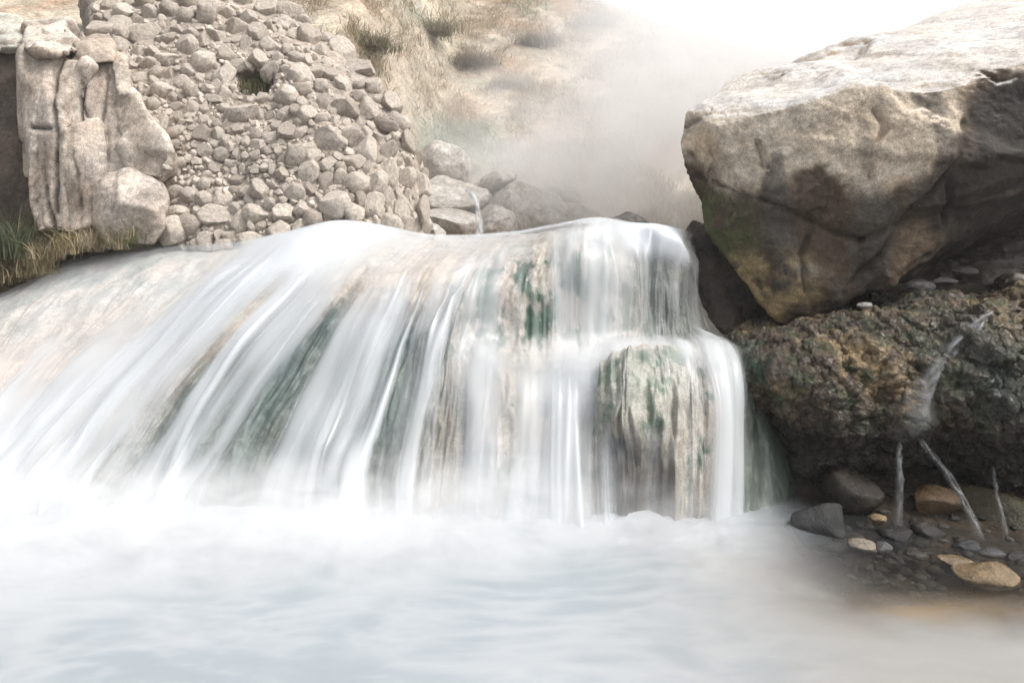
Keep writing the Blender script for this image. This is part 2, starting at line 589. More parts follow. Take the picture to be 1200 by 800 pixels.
NG = grid_normals(G)
if NG[NTT // 2, NS // 2, 1] > 0: NG = -NG



def lump(s, t):
    z = s * 0
    fall = sstep(1.9, 2.6, t) * sstep(8, 7, t)
    e = 1 + .8 * sstep(10, 11.5, s)
    return fall * e * .05 * fbm(np.stack([s * .8, t * .55, z + 5.5], 1), 2)


G = G + NG * lump(SG.ravel(), TG.ravel()).reshape(NTT, NS, 1)
NG = grid_normals(G)
if NG[NTT // 2, NS // 2, 1] > 0: NG = -NG

# --- the travertine under the water
flat = G.reshape(-1, 3)
s_, t_ = SG.ravel(), TG.ravel()
drape = np.stack([s_ * 1.6, t_ * .55, np.zeros_like(s_)], 1)
d = -.035 + .045 * fbm(drape * 1.0, 3, seed=31) + .03 * ridged(np.stack([s_ * 4.2, t_ * .7, s_ * 0], 1), 3, seed=32) * sstep(2.0, 2.6, t_)
d += .018 * fbm(flat * 9, 4, seed=33)
# bosses and hanging drip stones on the lower tier, right of centre
boss = np.exp(-(((s_ - 13.9) / .9) ** 2)) * sstep(4.6, 5.1, t_) * sstep(6.35, 5.9, t_ + .35 * fbm(np.stack([s_ * 7, s_ * 0, s_ * 0], 1), 2, seed=34))
d += .10 * boss + .022 * boss * fbm(flat * np.array([13, 13, 7.]), 4, seed=36) + .02 * boss * ridged(flat * np.array([9, 9, 2.2]), 3, seed=35)
nb = np.exp(-(((s_ - 12.6) / .45) ** 2)) * 0
rockV = flat + NG.reshape(-1, 3) * d[:, None]


def trav_colour(V, s, t):
    n1 = fbm(np.stack([s * 1.5, t * .6, s * 0], 1), 4, seed=41)
    n2 = fbm(V * 7, 4, seed=42); n3 = fbm(V * 2.3, 3, seed=43)
    n4 = .9 * fbm(V * np.array([10., 10., 4.5]), 5, gain=.6, seed=45)
    c = np.tile(np.array([.44, .39, .34]), (len(V), 1))
    c = mixc(c, (.46, .43, .39), sstep(0, .35, n3))
    c = mixc(c, (.34, .325, .295), sstep(10.5, 11.5, s) * .8)
    c = mixc(c, (.40, .30, .235), sstep(.1, .4, n1) * .5 * sstep(4.5, 6, s))
    # dull teal face behind the strands of the left fan
    fan = sstep(5.6, 6.8, s) * sstep(11.2, 10.2, s) * sstep(2.2, 3.4, t + .9 * perlin(np.stack([s * 2.2, s * 0, s * 0 + 3.3], 1)))
    c = mixc(c, (.040, .076, .074), fan * (.86 + .3 * n1))
    c = mixc(c, (.16, .14, .11), sstep(9.6, 10.2, s) * sstep(11, 10.2, s) * sstep(4.5, 6, t) * .5)
    left = sstep(4.2, 6.0, s) * sstep(7.4, 6.5, s) * sstep(3.6, 5.5, t)
    c = mixc(c, (.20, .22, .22), left * .6)
    # green-grey streaks on the sloping terrace
    ter_ = sstep(4.8, 3.6, s) * sstep(3.6, 2.2, t)
    c = mixc(c, (.50, .465, .43), ter_ * .85)
    c = mixc(c, (.29, .325, .30), ter_ * sstep(-.05, .3, n2 * .7 + .6 * n3) * .7)
    c = mixc(c, (.48, .38, .32), sstep(5.2, 3.6, s) * sstep(3.0, 4.0, t) * sstep(-.1, .3, n3) * .7)
    # algae on the two tiers
    al = sstep(10.2, 11.2, s) * sstep(14.6, 13.4, s) * sstep(2.0, 2.5, t) * sstep(4.6, 4.2, t)
    c = mixc(c, (.06, .105, .075), al * sstep(-.02, .16, n4 + .3 * n2))
    al2 = sstep(10.6, 11.4, s) * sstep(4.7, 5.3, t)
    c = mixc(c, (.07, .12, .09), al2 * sstep(.06, .24, n4 + .35 * n2))
    dk = sstep(13.9, 14.4, s) * sstep(17, 16.2, s) * sstep(2.2, 2.6, t) * sstep(4.5, 4.2, t)
    c = mixc(c, (.13, .15, .14), dk * .8)
    b_ = np.exp(-(((s - 13.9) / 1.0) ** 2)) * sstep(4.8, 5.2, t)
    c = mixc(c, (.265, .275, .245), b_ * .9 * sstep(6.3, 5.8, t))
    c = mixc(c, (.13, .17, .135), b_ * sstep(.02, .14, n4 + .5 * n2))
    c = mixc(c, (.085, .08, .07), sstep(12.6, 13.2, s) * sstep(15.0, 14.5, s) * sstep(6.1, 6.5, t + .5 * n4))
    c = mixc(c, (.06, .075, .06), sstep(16.1, 16.8, s) * sstep(3.6, 4.4, t) * sstep(-.5, -.1, n4 + .1))
    c = mixc(c, (.20, .25, .20), sstep(16.2, 16.8, s) * sstep(4.3, 4.9, t) * sstep(.05, .25, n4 + .3 * n2) * .7)
    return c


def solid_from_grid(name, V, nu, nv, mat, cols, depth_vec):
    """front sheet plus a back sheet and rim, so the rock has a body"""
    Fc = grid_faces(nu, nv)
    B = V.reshape(nv, nu, 3)
    ring = np.concatenate([np.arange(nu), np.arange(1, nv) * nu + nu - 1, (nv - 1) * nu + np.arange(nu - 2, -1, -1), np.arange(nv - 2, 0, -1) * nu])
    bk = V[ring].copy() + np.array(depth_vec)
    bk[:, 2] = -.6
    n0 = len(V); m = len(ring)
    a = np.arange(m); b = (a + 1) % m
    side = np.stack([ring[a], n0 + a, n0 + b, ring[b]], 1)
    V2 = np.concatenate([V, bk]); C2 = np.concatenate([cols, cols[ring] * .8])
    return link_mesh(name, V2, np.concatenate([Fc, side]), mat, cols=C2)


rock = solid_from_grid('travertine_ledge', rockV, NS, NTT, M_trav, trav_colour(rockV, s_, t_), (0, .25, 0))
tag(rock, 'pale stepped travertine ledge with green algae under the wide waterfall', 'rock ledge')

# --- the water: coverage read off the fall, rows t 1..7, columns s 0..17
COV = np.array([
    #  0    1    2    3    4    5    6    7    8    9    10   11   12   13   14   15   16   17
    [.40, .40, .40, .42, .52, .85, .97, .88, .66, .58, .58, .60, .62, .66, .55, .75, .35, .0, .0],    # back rim
    [.48, .48, .48, .46, .50, .85, 1.0, .74, .46, .42, .42, .46, .46, .52, .90, 1.0, .45, .0, .0],    # lip
    [.58, .56, .52, .50, .58, .90, .88, .72, .68, .62, .52, .50, .42, .34, .44, .50, .25, .0, .0],    # below lip
    [.60, .60, .58, .58, .80, .95, .74, .48, .44, .42, .34, .46, .34, .26, .36, .40, .18, .0, .0],    # foot of upper tier
    [.55, .52, .55, .80, .93, .90, .62, .43, .40, .38, .34, .56, .72, .74, .80, .72, .72, .26, .0],    # shelf edge
    [.60, .65, .80, .93, .95, .84, .56, .38, .36, .34, .31, .40, .70, .30, .24, .24, .78, .20, .0],    # lower face
    [.85, .92, .97, 1.0, 1.0, .88, .70, .50, .46, .44, .44, .52, .80, .42, .22, .26, .84, .24, .0],    # pool
])


def cov(s, t):
    A = np.concatenate([COV[:1], COV, COV[-1:]], 0)
    si = np.clip(s, 0, NL - 1.001); ti = np.clip(t, 0, NR - 1.001)
    i = si.astype(int); j = ti.astype(int)
    f = si - i; g = ti - j
    f = f * f * (3 - 2 * f); g = g * g * (3 - 2 * g)
    return A[j, i] * (1 - f) * (1 - g) + A[j, i + 1] * f * (1 - g) + A[j + 1, i] * (1 - f) * g + A[j + 1, i + 1] * f * g


def density(s, t, seed, freq):
    """silky strands that follow the flow and drift a little on the way down"""
    z = s * 0
    warp = .10 * perlin(np.stack([s * .8, t * .5, z + seed], 1)) + .03 * perlin(np.stack([s * 3, t * .7, z + seed + 4], 1))
    a = perlin(np.stack([(s + warp) * freq, t * .13, z + seed * 3.3], 1))
    b = perlin(np.stack([(s + warp) * freq * 2.3, t * .16, z + seed * 5.1], 1))
    c = perlin(np.stack([(s + warp) * freq * 5.5, t * .2, z + seed * 7.7], 1))
    e = perlin(np.stack([(s + warp) * freq * 12, t * .25, z + seed * 1.7], 1))
    n = .5 + .70 * a + .40 * b + .08 * c + .02 * e
    fan = sstep(5.5, 7, s) * sstep(11.2, 10, s) * sstep(2.0, 2.8, t)
    n = n + fan * (.40 * a + .40 * b - .06)
    cv = cov(s, t)
    # on the flat top and the terrace the water lies as one smooth sheet
    calm = sstep(2.25, 1.7, t)
    calm = np.maximum(calm, sstep(5.0, 3.6, s) * sstep(4.4, 3.3, t))
    n = n * (1 - .88 * calm) + .5 * .88 * calm
    return np.clip(sstep(0, 1, (n - .5) * 1.15 + cv * 1.30 - .26), 0, 1)


def veil(name, parent, s0, s1, seed, freq, off, ridge, strength, ns):
    su = np.linspace(s0, s1, ns); tt = np.linspace(0.0, NR - 1.25, 230)
    tm = crspline(K, su); Gv = crspline(np.swapaxes(tm, 0, 1), tt, HROW)
    Nv = grid_normals(Gv)
    if Nv[115, ns // 2, 1] > 0: Nv = -Nv
    s, t = [a.ravel() for a in np.meshgrid(su, tt)]
    Gv = Gv + Nv * lump(s, t).reshape(Gv.shape[0], Gv.shape[1], 1)
    dn = density(s, t, seed, freq)
    fall = sstep(2.2, 3.0, t)
    d = off * (.35 + .65 * fall) + ridge * (dn - .3) * (.4 + .6 * fall)
    # round bulge shaped into the water, standing in for a white lens smudge
    d = d + .11 * np.exp(-((s - 14.6) / .75) ** 2 - ((t - 2.25) / .5) ** 2)
    V = Gv.reshape(-1, 3) + Nv.reshape(-1, 3) * d[:, None]
    bl = np.exp(-((s - 14.6) / .8) ** 4 - ((t - 2.3) / .55) ** 4)
    strength = strength * (.82 + .36 * sstep(.62, .95, cov(s, t)))
    th = np.clip(dn * strength + bl * .97, 0, .985)
    edge = sstep(0, .18, s - s0) * sstep(0, .18, s1 - s) if False else 1
    return link_mesh(name, V, grid_faces(ns, 230), M_veil, parent, attrs={'thick': th * edge})


def threads(name, parent, s0, s1, seed, ns):
    """the few heavy cords of water that stand out of the sheet"""
    su = np.linspace(s0, s1, ns); tt = np.linspace(1.2, NR - 1.25, 200)
    tm = crspline(K, su); Gv = crspline(np.swapaxes(tm, 0, 1), tt, HROW)
    Nv = grid_normals(Gv)
    if Nv[100, ns // 2, 1] > 0: Nv = -Nv
    s, t = [a.ravel() for a in np.meshgrid(su, tt)]
    z = s * 0
    warp = .10 * perlin(np.stack([s * .8, t * .5, z + 3], 1)) + .04 * perlin(np.stack([s * 2.4, t * .5, z + seed], 1))
    u = s + warp
    a = 1 - np.abs(perlin(np.stack([u * 1.9, t * .10, z + seed], 1))) * 2
    b = 1 - np.abs(perlin(np.stack([u * 4.3, t * .12, z + seed * 2], 1))) * 2
    mod = perlin(np.stack([u * 1.1, t * .35, z + seed * 3], 1))
    th = .80 * sstep(.52, .98, a) ** 1.3 + .25 * sstep(.66, .99, b)
    amt = sstep(2.0, 2.6, t + .5 * mod) * sstep(4.2, 5.4, s) * (1 - .75 * sstep(13.0, 13.5, s) * sstep(15.2, 14.7, s) * sstep(4.4, 4.9, t)) * sstep(17, 16.3, s)
    th = np.clip(th * amt * (.75 + .8 * mod), 0, .93)
    V = (Gv + Nv * lump(s, t).reshape(Gv.shape[0], Gv.shape[1], 1)).reshape(-1, 3) + Nv.reshape(-1, 3) * (.052 + .03 * th)[:, None]
    return link_mesh(name, V, grid_faces(ns, 200), M_veil, parent, attrs={'thick': th})


def waterfall(s0, s1, label, scale):
    mid = crspline(K, np.array([(s0 + s1) / 2]))[0, 7]
    r = empty('waterfall', (0, 0, 0), label, 'waterfall')
    ns = int((s1 - s0) * scale)
    veil('water_sheet', r, s0, s1, 3.0, 1.55, .012, .022, .76, ns)
    veil('water_strands', r, s0, s1, 8.0, 1.25, .030, .03, .50, ns)
    threads('water_threads', r, s0, s1, 6.3, ns)
    return r


waterfall(0, 10.35, 'wide white fan of water sweeping down to the left from the rounded hump', 64)
waterfall(10.35, 13.7, 'middle waterfall dropping in two steps over green streaked travertine', 80)
waterfall(13.7, 18, 'narrow waterfall beside the big boulder with a white lens smudge shaped as a bulge', 80)

# ------------------------------------------------------------------ pool
px_ = np.concatenate([np.linspace(-6.5, -2.7, 30)[:-1], np.linspace(-2.7, 2.7, 560), np.linspace(2.7, 6.5, 30)[1:]]); py_ = np.concatenate([np.linspace(-3.5, .9, 40)[:-1], np.linspace(.9, 4.4, 340)])
PX, PY = [a.ravel() for a in np.meshgrid(px_, py_)]
Pq = np.stack([PX, PY, PX * 0], 1)
swirl = np.stack([PX + .35 * fbm(Pq * .9, 3, seed=51), PY * 1.7 + .35 * fbm(Pq * .9, 3, seed=52), PX * 0], 1)
f1 = fbm(swirl * 1.6, 5, seed=53); f2 = fbm(swirl * 4.2, 4, seed=54)
f3 = ridged(np.stack([swirl[:, 0] * 3.2, swirl[:, 1] * 6.5, PX * 0], 1), 4, seed=57)
front = sstep(1.9, 3.0, PY)
boil = sstep(2.35, 3.0, PY) * sstep(1.35, .7, PX)
pz = .010 * f1 + .003 * f2 + .024 * sstep(2.72, 2.98, PY + .25 * f1) * (.4 + fbm(np.stack([PX * 5, PY * 3, PX * 0], 1), 3, seed=58)) * sstep(1.4, .9, PX) + boil * (.035 * fbm(swirl * 3, 4, seed=55) + .03 * sstep(2.7, 3.05, PY))
right = sstep(.75, 1.5, PX + .25 * f1 - .12 * (PY - 2.6)) * sstep(1.6, 2.3, PY)
pc = np.tile(np.array([.25, .28, .30]), (len(PX), 1))
pc = mixc(pc, (.335, .352, .368), sstep(-.4, .45, f1 * .8 + .3 * f2 + .55 * (f3 - .3) + .4 * boil - .08))
pc = mixc(pc, (.385, .40, .415), sstep(-.9, -1.9, PX + .4 * f1) * sstep(2.1, 2.7, PY + .3 * f1) * .8)
pc = mixc(pc, (.26, .245, .225), sstep(.1, 1.3, PX + .3 * f1) * sstep(3.1, 2.6, PY + .2 * f2) * .8)
right = right * sstep(2.15, 2.5, PY + .2 * f1)
och = np.exp(-((PX - 1.62 - .3 * f1) / .42) ** 2 - ((PY - 2.42 - .12 * f2 - .05 * (PX - 1.6)) / .11) ** 2)
pc = mixc(pc, (.27, .195, .115), och * (.55 + .6 * f3) * .9)
pth = 1 - .9 * right * sstep(-.5, .1, -f1 * .8 + .2 * f2 + (PX - 1.0) * .9 - .1)
pth = np.where(PX > 1.0, pth * (1 - .55 * sstep(1.0, 1.5, PX) * sstep(2.35, 2.7, PY)), pth)
pool = link_mesh('pool_water', np.stack([PX, PY, pz], 1), grid_faces(len(px_), len(py_)), M_pool, cols=pc, attrs={'thick': np.clip(pth, .02, 1)})
tag(pool, 'milky white churning pool below the waterfalls', 'water', kind='structure')

# ------------------------------------------------------------------ big boulder on the right
BOULD = [at(*p) for p in [
    (801, 127, 4.4), (826, 112, 4.55), (900, 90, 5.2), (1000, 62, 5.5), (1085, 30, 5.9), (1200, -18, 6.2), (1330, -40, 6.0),
    (838, 147, 4.15), (900, 128, 4.0), (960, 112, 3.92), (1020, 102, 3.78), (1100, 102, 3.62), (1200, 70, 3.6), (1320, 60, 3.5),
    (793, 165, 4.45), (797, 192, 4.42), (806, 218, 4.36), (826, 256, 4.3), (858, 300, 4.22), (888, 335, 4.12),
    (915, 374, 3.98), (946, 366, 3.92), (1008, 344, 3.86), (1052, 322, 3.8), (1105, 290, 3.74), (1160, 262, 3.74), (1205, 240, 3.78), (1330, 200, 3.8),
    (845, 190, 4.1), (900, 235, 3.93), (960, 235, 3.8), (1040, 235, 3.66), (1090, 205, 3.56), (1200, 150, 3.5), (1320, 140, 3.45),
    (860, 240, 5.4), (950, 320, 5.2), (1100, 280, 5.3), (1330, 200, 5.6)]]
CR = [[(1018, 132), (1028, 150), (1012, 178), (1013, 212)], [(905, 160), (914, 205), (905, 232)], [(1085, 205), (1050, 250), (1030, 300), (1008, 332)],
      [(801, 142), (825, 140), (862, 112)], [(1135, 92), (1142, 104), (1160, 98)], [(850, 196), (885, 222), (905, 232), (960, 262), (1008, 282)], [(1008, 282), (1050, 262), (1082, 205)], [(960, 262), (945, 300), (952, 345)], [(1100, 150), (1082, 205), (1100, 262)]]
LED = [[(1060, 62), (1130, 52), (1200, 38), (1300, 22)], [(1150, 78), (1190, 82), (1260, 86)], [(900, 92), (960, 86), (1010, 72)]]


def bould_d1(V, N):
    q = pix(V, 3.8)
    d = .022 * fbm(V * 2.2, 4, seed=61) + .012 * ridged(V * 4.5, 4, seed=62)
    # broken step between the pale upper face and the darker lower face
    lower = sstep(0, .05, (-.07 * (V[:, 0] - 1.2) + 1.72 + .10 * ridged(V * 3, 2, seed=66) - V[:, 2]))
    d -= .035 * lower * sstep(.0, -.5, N[:, 1])
    # hollow of the dark right facet
    fac = np.exp(-((q[:, 0] - 1170) / 75) ** 2 - ((q[:, 1] - 165) / 60) ** 2)
    d -= .06 * fac * sstep(.2, -.3, N[:, 1])
    return d


def bould_d2(V, N):
    d = (.011 * fbm(V * 9, 4, seed=63) + .007 * ridged(V * 16, 3, seed=64) + .004 * fbm(V * 40, 3, seed=69)) * (1 - .7 * sstep(.4, .8, N[:, 2]))
    front = sstep(-.15, -.45, N[:, 1]) * (.35 + .65 * sstep(-.25, .25, fbm(V * 4, 3, seed=75)))
    q = pix(V, 3.8)
    q = q + 5 * np.stack([fbm(V * 5, 3, seed=65), fbm(V * 5, 3, seed=67)], 1)
    for c in CR:
        d -= .045 * np.exp(-(poly_dist(q, c) / 3.4) ** 2) * front
    # bedding steps on the sloping top
    z = V[:, 2] + .035 * fbm(V * 1.5, 3, seed=68) + .06 * V[:, 0]
    top = sstep(.35, .75, N[:, 2])
    st = np.abs(((z * 5.5) % 1) - .5)
    d -= top * .005 * np.exp(-((st) / .07) ** 2)
    return d


def bould_col(V, N):
    q = pix(V, 3.8)
    n1 = fbm(V * 3, 4, seed=71); n2 = fbm(V * 8, 4, seed=72); n3 = fbm(V * 1.3, 3, seed=73)
    c = np.tile(np.array([.55, .47, .375]), (len(V), 1))
    c = mixc(c, (.41, .31, .21), sstep(.05, .35, n1) * .7)
    x, z = q[:, 0], q[:, 1]
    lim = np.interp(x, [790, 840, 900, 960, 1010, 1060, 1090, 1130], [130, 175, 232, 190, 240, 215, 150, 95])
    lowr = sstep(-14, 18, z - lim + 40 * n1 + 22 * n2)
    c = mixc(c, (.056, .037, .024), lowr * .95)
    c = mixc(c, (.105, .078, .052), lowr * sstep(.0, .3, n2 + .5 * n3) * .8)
    # stains running down from the rim
    st = sstep(.05, .28, fbm(np.stack([x * .02, z * .006, V[:, 1]], 1), 3, seed=74)) * sstep(95, 118, z) * (N[:, 2] < .6)
    c = mixc(c, (.09, .08, .072), st * .7 * sstep(840, 900, x))
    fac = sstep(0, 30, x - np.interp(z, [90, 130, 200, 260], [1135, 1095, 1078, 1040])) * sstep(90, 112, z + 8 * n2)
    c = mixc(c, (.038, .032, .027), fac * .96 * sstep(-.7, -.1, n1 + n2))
    c = mixc(c, (.30, .22, .15), sstep(1030, 1065, x) * sstep(1150, 1100, x) * sstep(245, 275, z) * .6 * sstep(-.3, .2, n1))
    # moss down the left edge, ochre on the lowest tip
    ms = np.exp(-((x - (868 + (z - 260) * .35)) / 26) ** 2) * sstep(200, 240, z) * sstep(330, 300, z)
    c = mixc(c, (.075, .09, .035), ms * sstep(-.25, .1, n2 + .05) * .85)
    tip = sstep(285, 315, z) * sstep(985, 930, x) * sstep(870, 892, x)
    c = mixc(c, (.36, .27, .14), tip * .85 * sstep(-.35, .15, n2))
    c = mixc(c, (.20, .19, .18), np.exp(-((x - 948) / 22) ** 2 - ((z - 318) / 10) ** 2) * sstep(-.2, .2, n2) * .7)
    qq = q + 5 * np.stack([fbm(V * 5, 3, seed=65), fbm(V * 5, 3, seed=67)], 1)
    for ck in CR:
        c = mixc(c, (.05, .042, .036), np.exp(-(poly_dist(qq, ck) / 2.0) ** 2) * (N[:, 1] < .3) * (.15 + .85 * sstep(-.2, .25, n2)) * .7)
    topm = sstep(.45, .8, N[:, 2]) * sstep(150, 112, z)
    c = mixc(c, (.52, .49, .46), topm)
    return c


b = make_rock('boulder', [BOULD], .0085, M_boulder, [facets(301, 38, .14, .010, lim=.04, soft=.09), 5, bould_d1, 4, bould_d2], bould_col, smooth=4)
tag(b, 'huge pale topped boulder with dark stained underside at upper right', 'boulder')


# ------------------------------------------------------------------ generic rock helper for the rest
def lumps(a, f, seed, r=0.4, fr=2.5):
    return lambda V, N: a * fbm(V * f, 4, seed=seed) + a * r * ridged(V * f * fr, 3, seed=seed + 1)


def flat_col(base, alt, seed, f=3., amt=.8, top=None):
    def fn(V, N):
        c = np.tile(np.array(base, float), (len(V), 1))
        c = mixc(c, alt, sstep(-.05, .3, fbm(V * f, 4, seed=seed)) * amt)
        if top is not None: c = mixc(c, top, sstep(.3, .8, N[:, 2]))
        return c
    return fn


def pts(L):
    return [at(*p) for p in L]


# smooth brown rock wedged under the boulder
o = make_rock('rock', [pts([(812, 262, 4.65), (835, 268, 4.5), (802, 300, 4.55), (800, 340, 4.45), (802, 385, 4.35), (835, 404, 4.25), (900, 400, 4.2), (935, 380, 4.2), (960, 360, 4.3), (905, 335, 4.25), (850, 305, 4.4), (900, 300, 4.8), (830, 300, 5.0), (840, 400, 4.9), (960, 390, 4.8)])],
              .014, M_wet, [facets(311, 9, .15, .012, soft=.09), 3, lumps(.03, 2.2, 81), lumps(.014, 9, 83, .8)], flat_col((.068, .052, .04), (.035, .03, .026), 84), smooth=6)
tag(o, 'smooth dark brown rock wedged beneath the left end of the huge boulder', 'rock')

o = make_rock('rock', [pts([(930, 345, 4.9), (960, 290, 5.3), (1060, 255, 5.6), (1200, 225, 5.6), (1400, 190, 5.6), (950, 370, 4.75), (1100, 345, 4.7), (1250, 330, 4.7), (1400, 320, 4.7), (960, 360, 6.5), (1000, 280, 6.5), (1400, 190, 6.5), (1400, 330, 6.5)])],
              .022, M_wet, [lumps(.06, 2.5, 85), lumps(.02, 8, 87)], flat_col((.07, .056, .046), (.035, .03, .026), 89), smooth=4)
tag(o, 'black rock deep in the gap behind and under the huge boulder', 'rock')

# tufa ledge, two bosses with the rivulet's groove between
LEDGE_A = pts([(868, 414, 4.0), (905, 410, 3.7), (960, 400, 3.55), (1040, 386, 3.5), (1100, 368, 3.5), (1140, 368, 3.6), (880, 430, 3.62), (930, 430, 3.42), (1000, 420, 3.3), (1070, 440, 3.27), (1105, 420, 3.35),
               (892, 480, 3.55), (935, 500, 3.4), (1000, 505, 3.24), (1060, 505, 3.22), (1085, 490, 3.26), (915, 532, 3.6), (960, 540, 3.45), (1040, 544, 3.36), (1095, 540, 3.36), (900, 380, 4.7), (1150, 350, 4.7), (930, 520, 4.4), (1120, 530, 4.4)])
LEDGE_B = pts([(1110, 400, 3.4), (1165, 366, 3.42), (1220, 352, 3.4), (1330, 345, 3.4), (1105, 450, 3.26), (1150, 410, 3.2), (1220, 395, 3.12), (1330, 390, 3.1), (1095, 505, 3.26), (1150, 500, 3.14), (1210, 490, 3.06), (1330, 480, 3.04),
               (1105, 545, 3.36), (1170, 560, 3.25), (1230, 560, 3.2), (1330, 560, 3.2), (1150, 350, 4.7), (1330, 345, 4.7), (1120, 540, 4.4), (1330, 545, 4.4)])


def tufa_col(V, N):
    q = pix(V, 3.3); x, z = q[:, 0], q[:, 1]
    n1 = fbm(V * 3, 4, seed=91); n2 = fbm(V * 9, 4, seed=92); n3 = fbm(V * 22, 3, seed=93)
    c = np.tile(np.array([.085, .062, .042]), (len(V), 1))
    c = mixc(c, (.30, .22, .12), sstep(-.02, .26, n1 + .35 * n2 + .5 * n3) * sstep(520, 440, z) * .9)
    c = mixc(c, (.045, .06, .028), sstep(.0, .22, n2 - .3 * n1) * .75)
    gre = np.exp(-((x - 1140) / 34) ** 2 - ((z - 425) / 55) ** 2)
    c = mixc(c, (.05, .065, .055), gre * .9)
    c = mixc(c, (.26, .2, .12), sstep(1175, 1215, x) * sstep(-.2, .15, n2 + n3) * .8)
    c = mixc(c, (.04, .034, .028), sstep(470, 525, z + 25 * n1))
    c = mixc(c, (.28, .29, .27), sstep(915, 885, x) * sstep(430, 400, z) * sstep(-.1, .15, n2) * .7)
    c = mixc(c, (.07, .13, .085), sstep(925, 890, x) * sstep(400, 430, z) * sstep(-.15, .15, n2) * .8)
    return c


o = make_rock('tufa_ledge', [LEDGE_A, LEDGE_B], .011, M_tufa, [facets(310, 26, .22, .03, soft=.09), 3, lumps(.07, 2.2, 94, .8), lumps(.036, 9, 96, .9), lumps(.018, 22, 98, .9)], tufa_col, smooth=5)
tag(o, 'dark wet overhanging tufa ledge below the boulder, crossed by a rivulet', 'rock ledge')
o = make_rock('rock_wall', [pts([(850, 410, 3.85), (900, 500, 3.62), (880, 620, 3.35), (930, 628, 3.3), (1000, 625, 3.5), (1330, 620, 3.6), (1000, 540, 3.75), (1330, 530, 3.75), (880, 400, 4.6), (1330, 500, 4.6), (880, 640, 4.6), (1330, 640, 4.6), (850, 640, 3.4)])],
              .016, M_wet, [lumps(.05, 3, 101), lumps(.018, 10, 103, .8)], flat_col((.022, .019, .017), (.055, .042, .03), 105, 5), smooth=4)  # wet rock, with the black shade of the hollow put into its colour
tag(o, 'wet rock wall in shade-black colour in the hollow under the tufa ledge', 'rock')

# ------------------------------------------------------------------ rocks and pebbles in the wet hollow, shallow edge


def blob_rock(name, px, py, D, w, h, dcol, seed, mat, label, cat, depth=None, group=None, f=5., a=.12, tilt=0.0, sub=4, cut=(.62, .92)):
    """a single stone: centre seen at px,py; w,h in photo pixels"""
    bm = bmesh.new(); bmesh.ops.create_icosphere(bm, subdivisions=sub, radius=1.0)
    me = bpy.data.meshes.new(name); bm.to_mesh(me); bm.free()
    V, N = read(me)
    r = np.random.default_rng(seed)
    for _ in range(7):                                  # broken faces
        n = r.normal(size=3); n /= np.linalg.norm(n)
        k = V @ n; lim = r.uniform(*cut)
        V = V - np.clip(k - lim, 0, None)[:, None] * n * .85
    V = V * (1 + a * fbm(V * 1.6, 4, seed=seed * .37)[:, None] + a * .3 * fbm(V * f, 3, seed=seed * .11)[:, None])
    ext = (V.max(0) - V.min(0)) / 2
    V = V / ext
    W, H = w / F * D / 2, h / F * D / 2
    V = V * np.array([W, depth if depth else (W + H) * .5, H])
    ct, st_ = math.cos(tilt), math.sin(tilt)
    V = np.stack([V[:, 0] * ct - V[:, 2] * st_, V[:, 1], V[:, 0] * st_ + V[:, 2] * ct], 1)
    write(me, V)
    P = at(px, py, D)
    _, N = read(me)
    cc = np.tile(np.array(dcol, float), (len(V), 1))
    cc = cc * (1 + .5 * fbm(V * 14 + seed, 4)[:, None])
    set_cols(me, cc)
    me.polygons.foreach_set('use_smooth', np.ones(len(me.polygons), dtype=bool))
    me.materials.append(mat)
    o = bpy.data.objects.new(name, me); COL.objects.link(o); o.location = P
    return tag(o, label, cat, group)


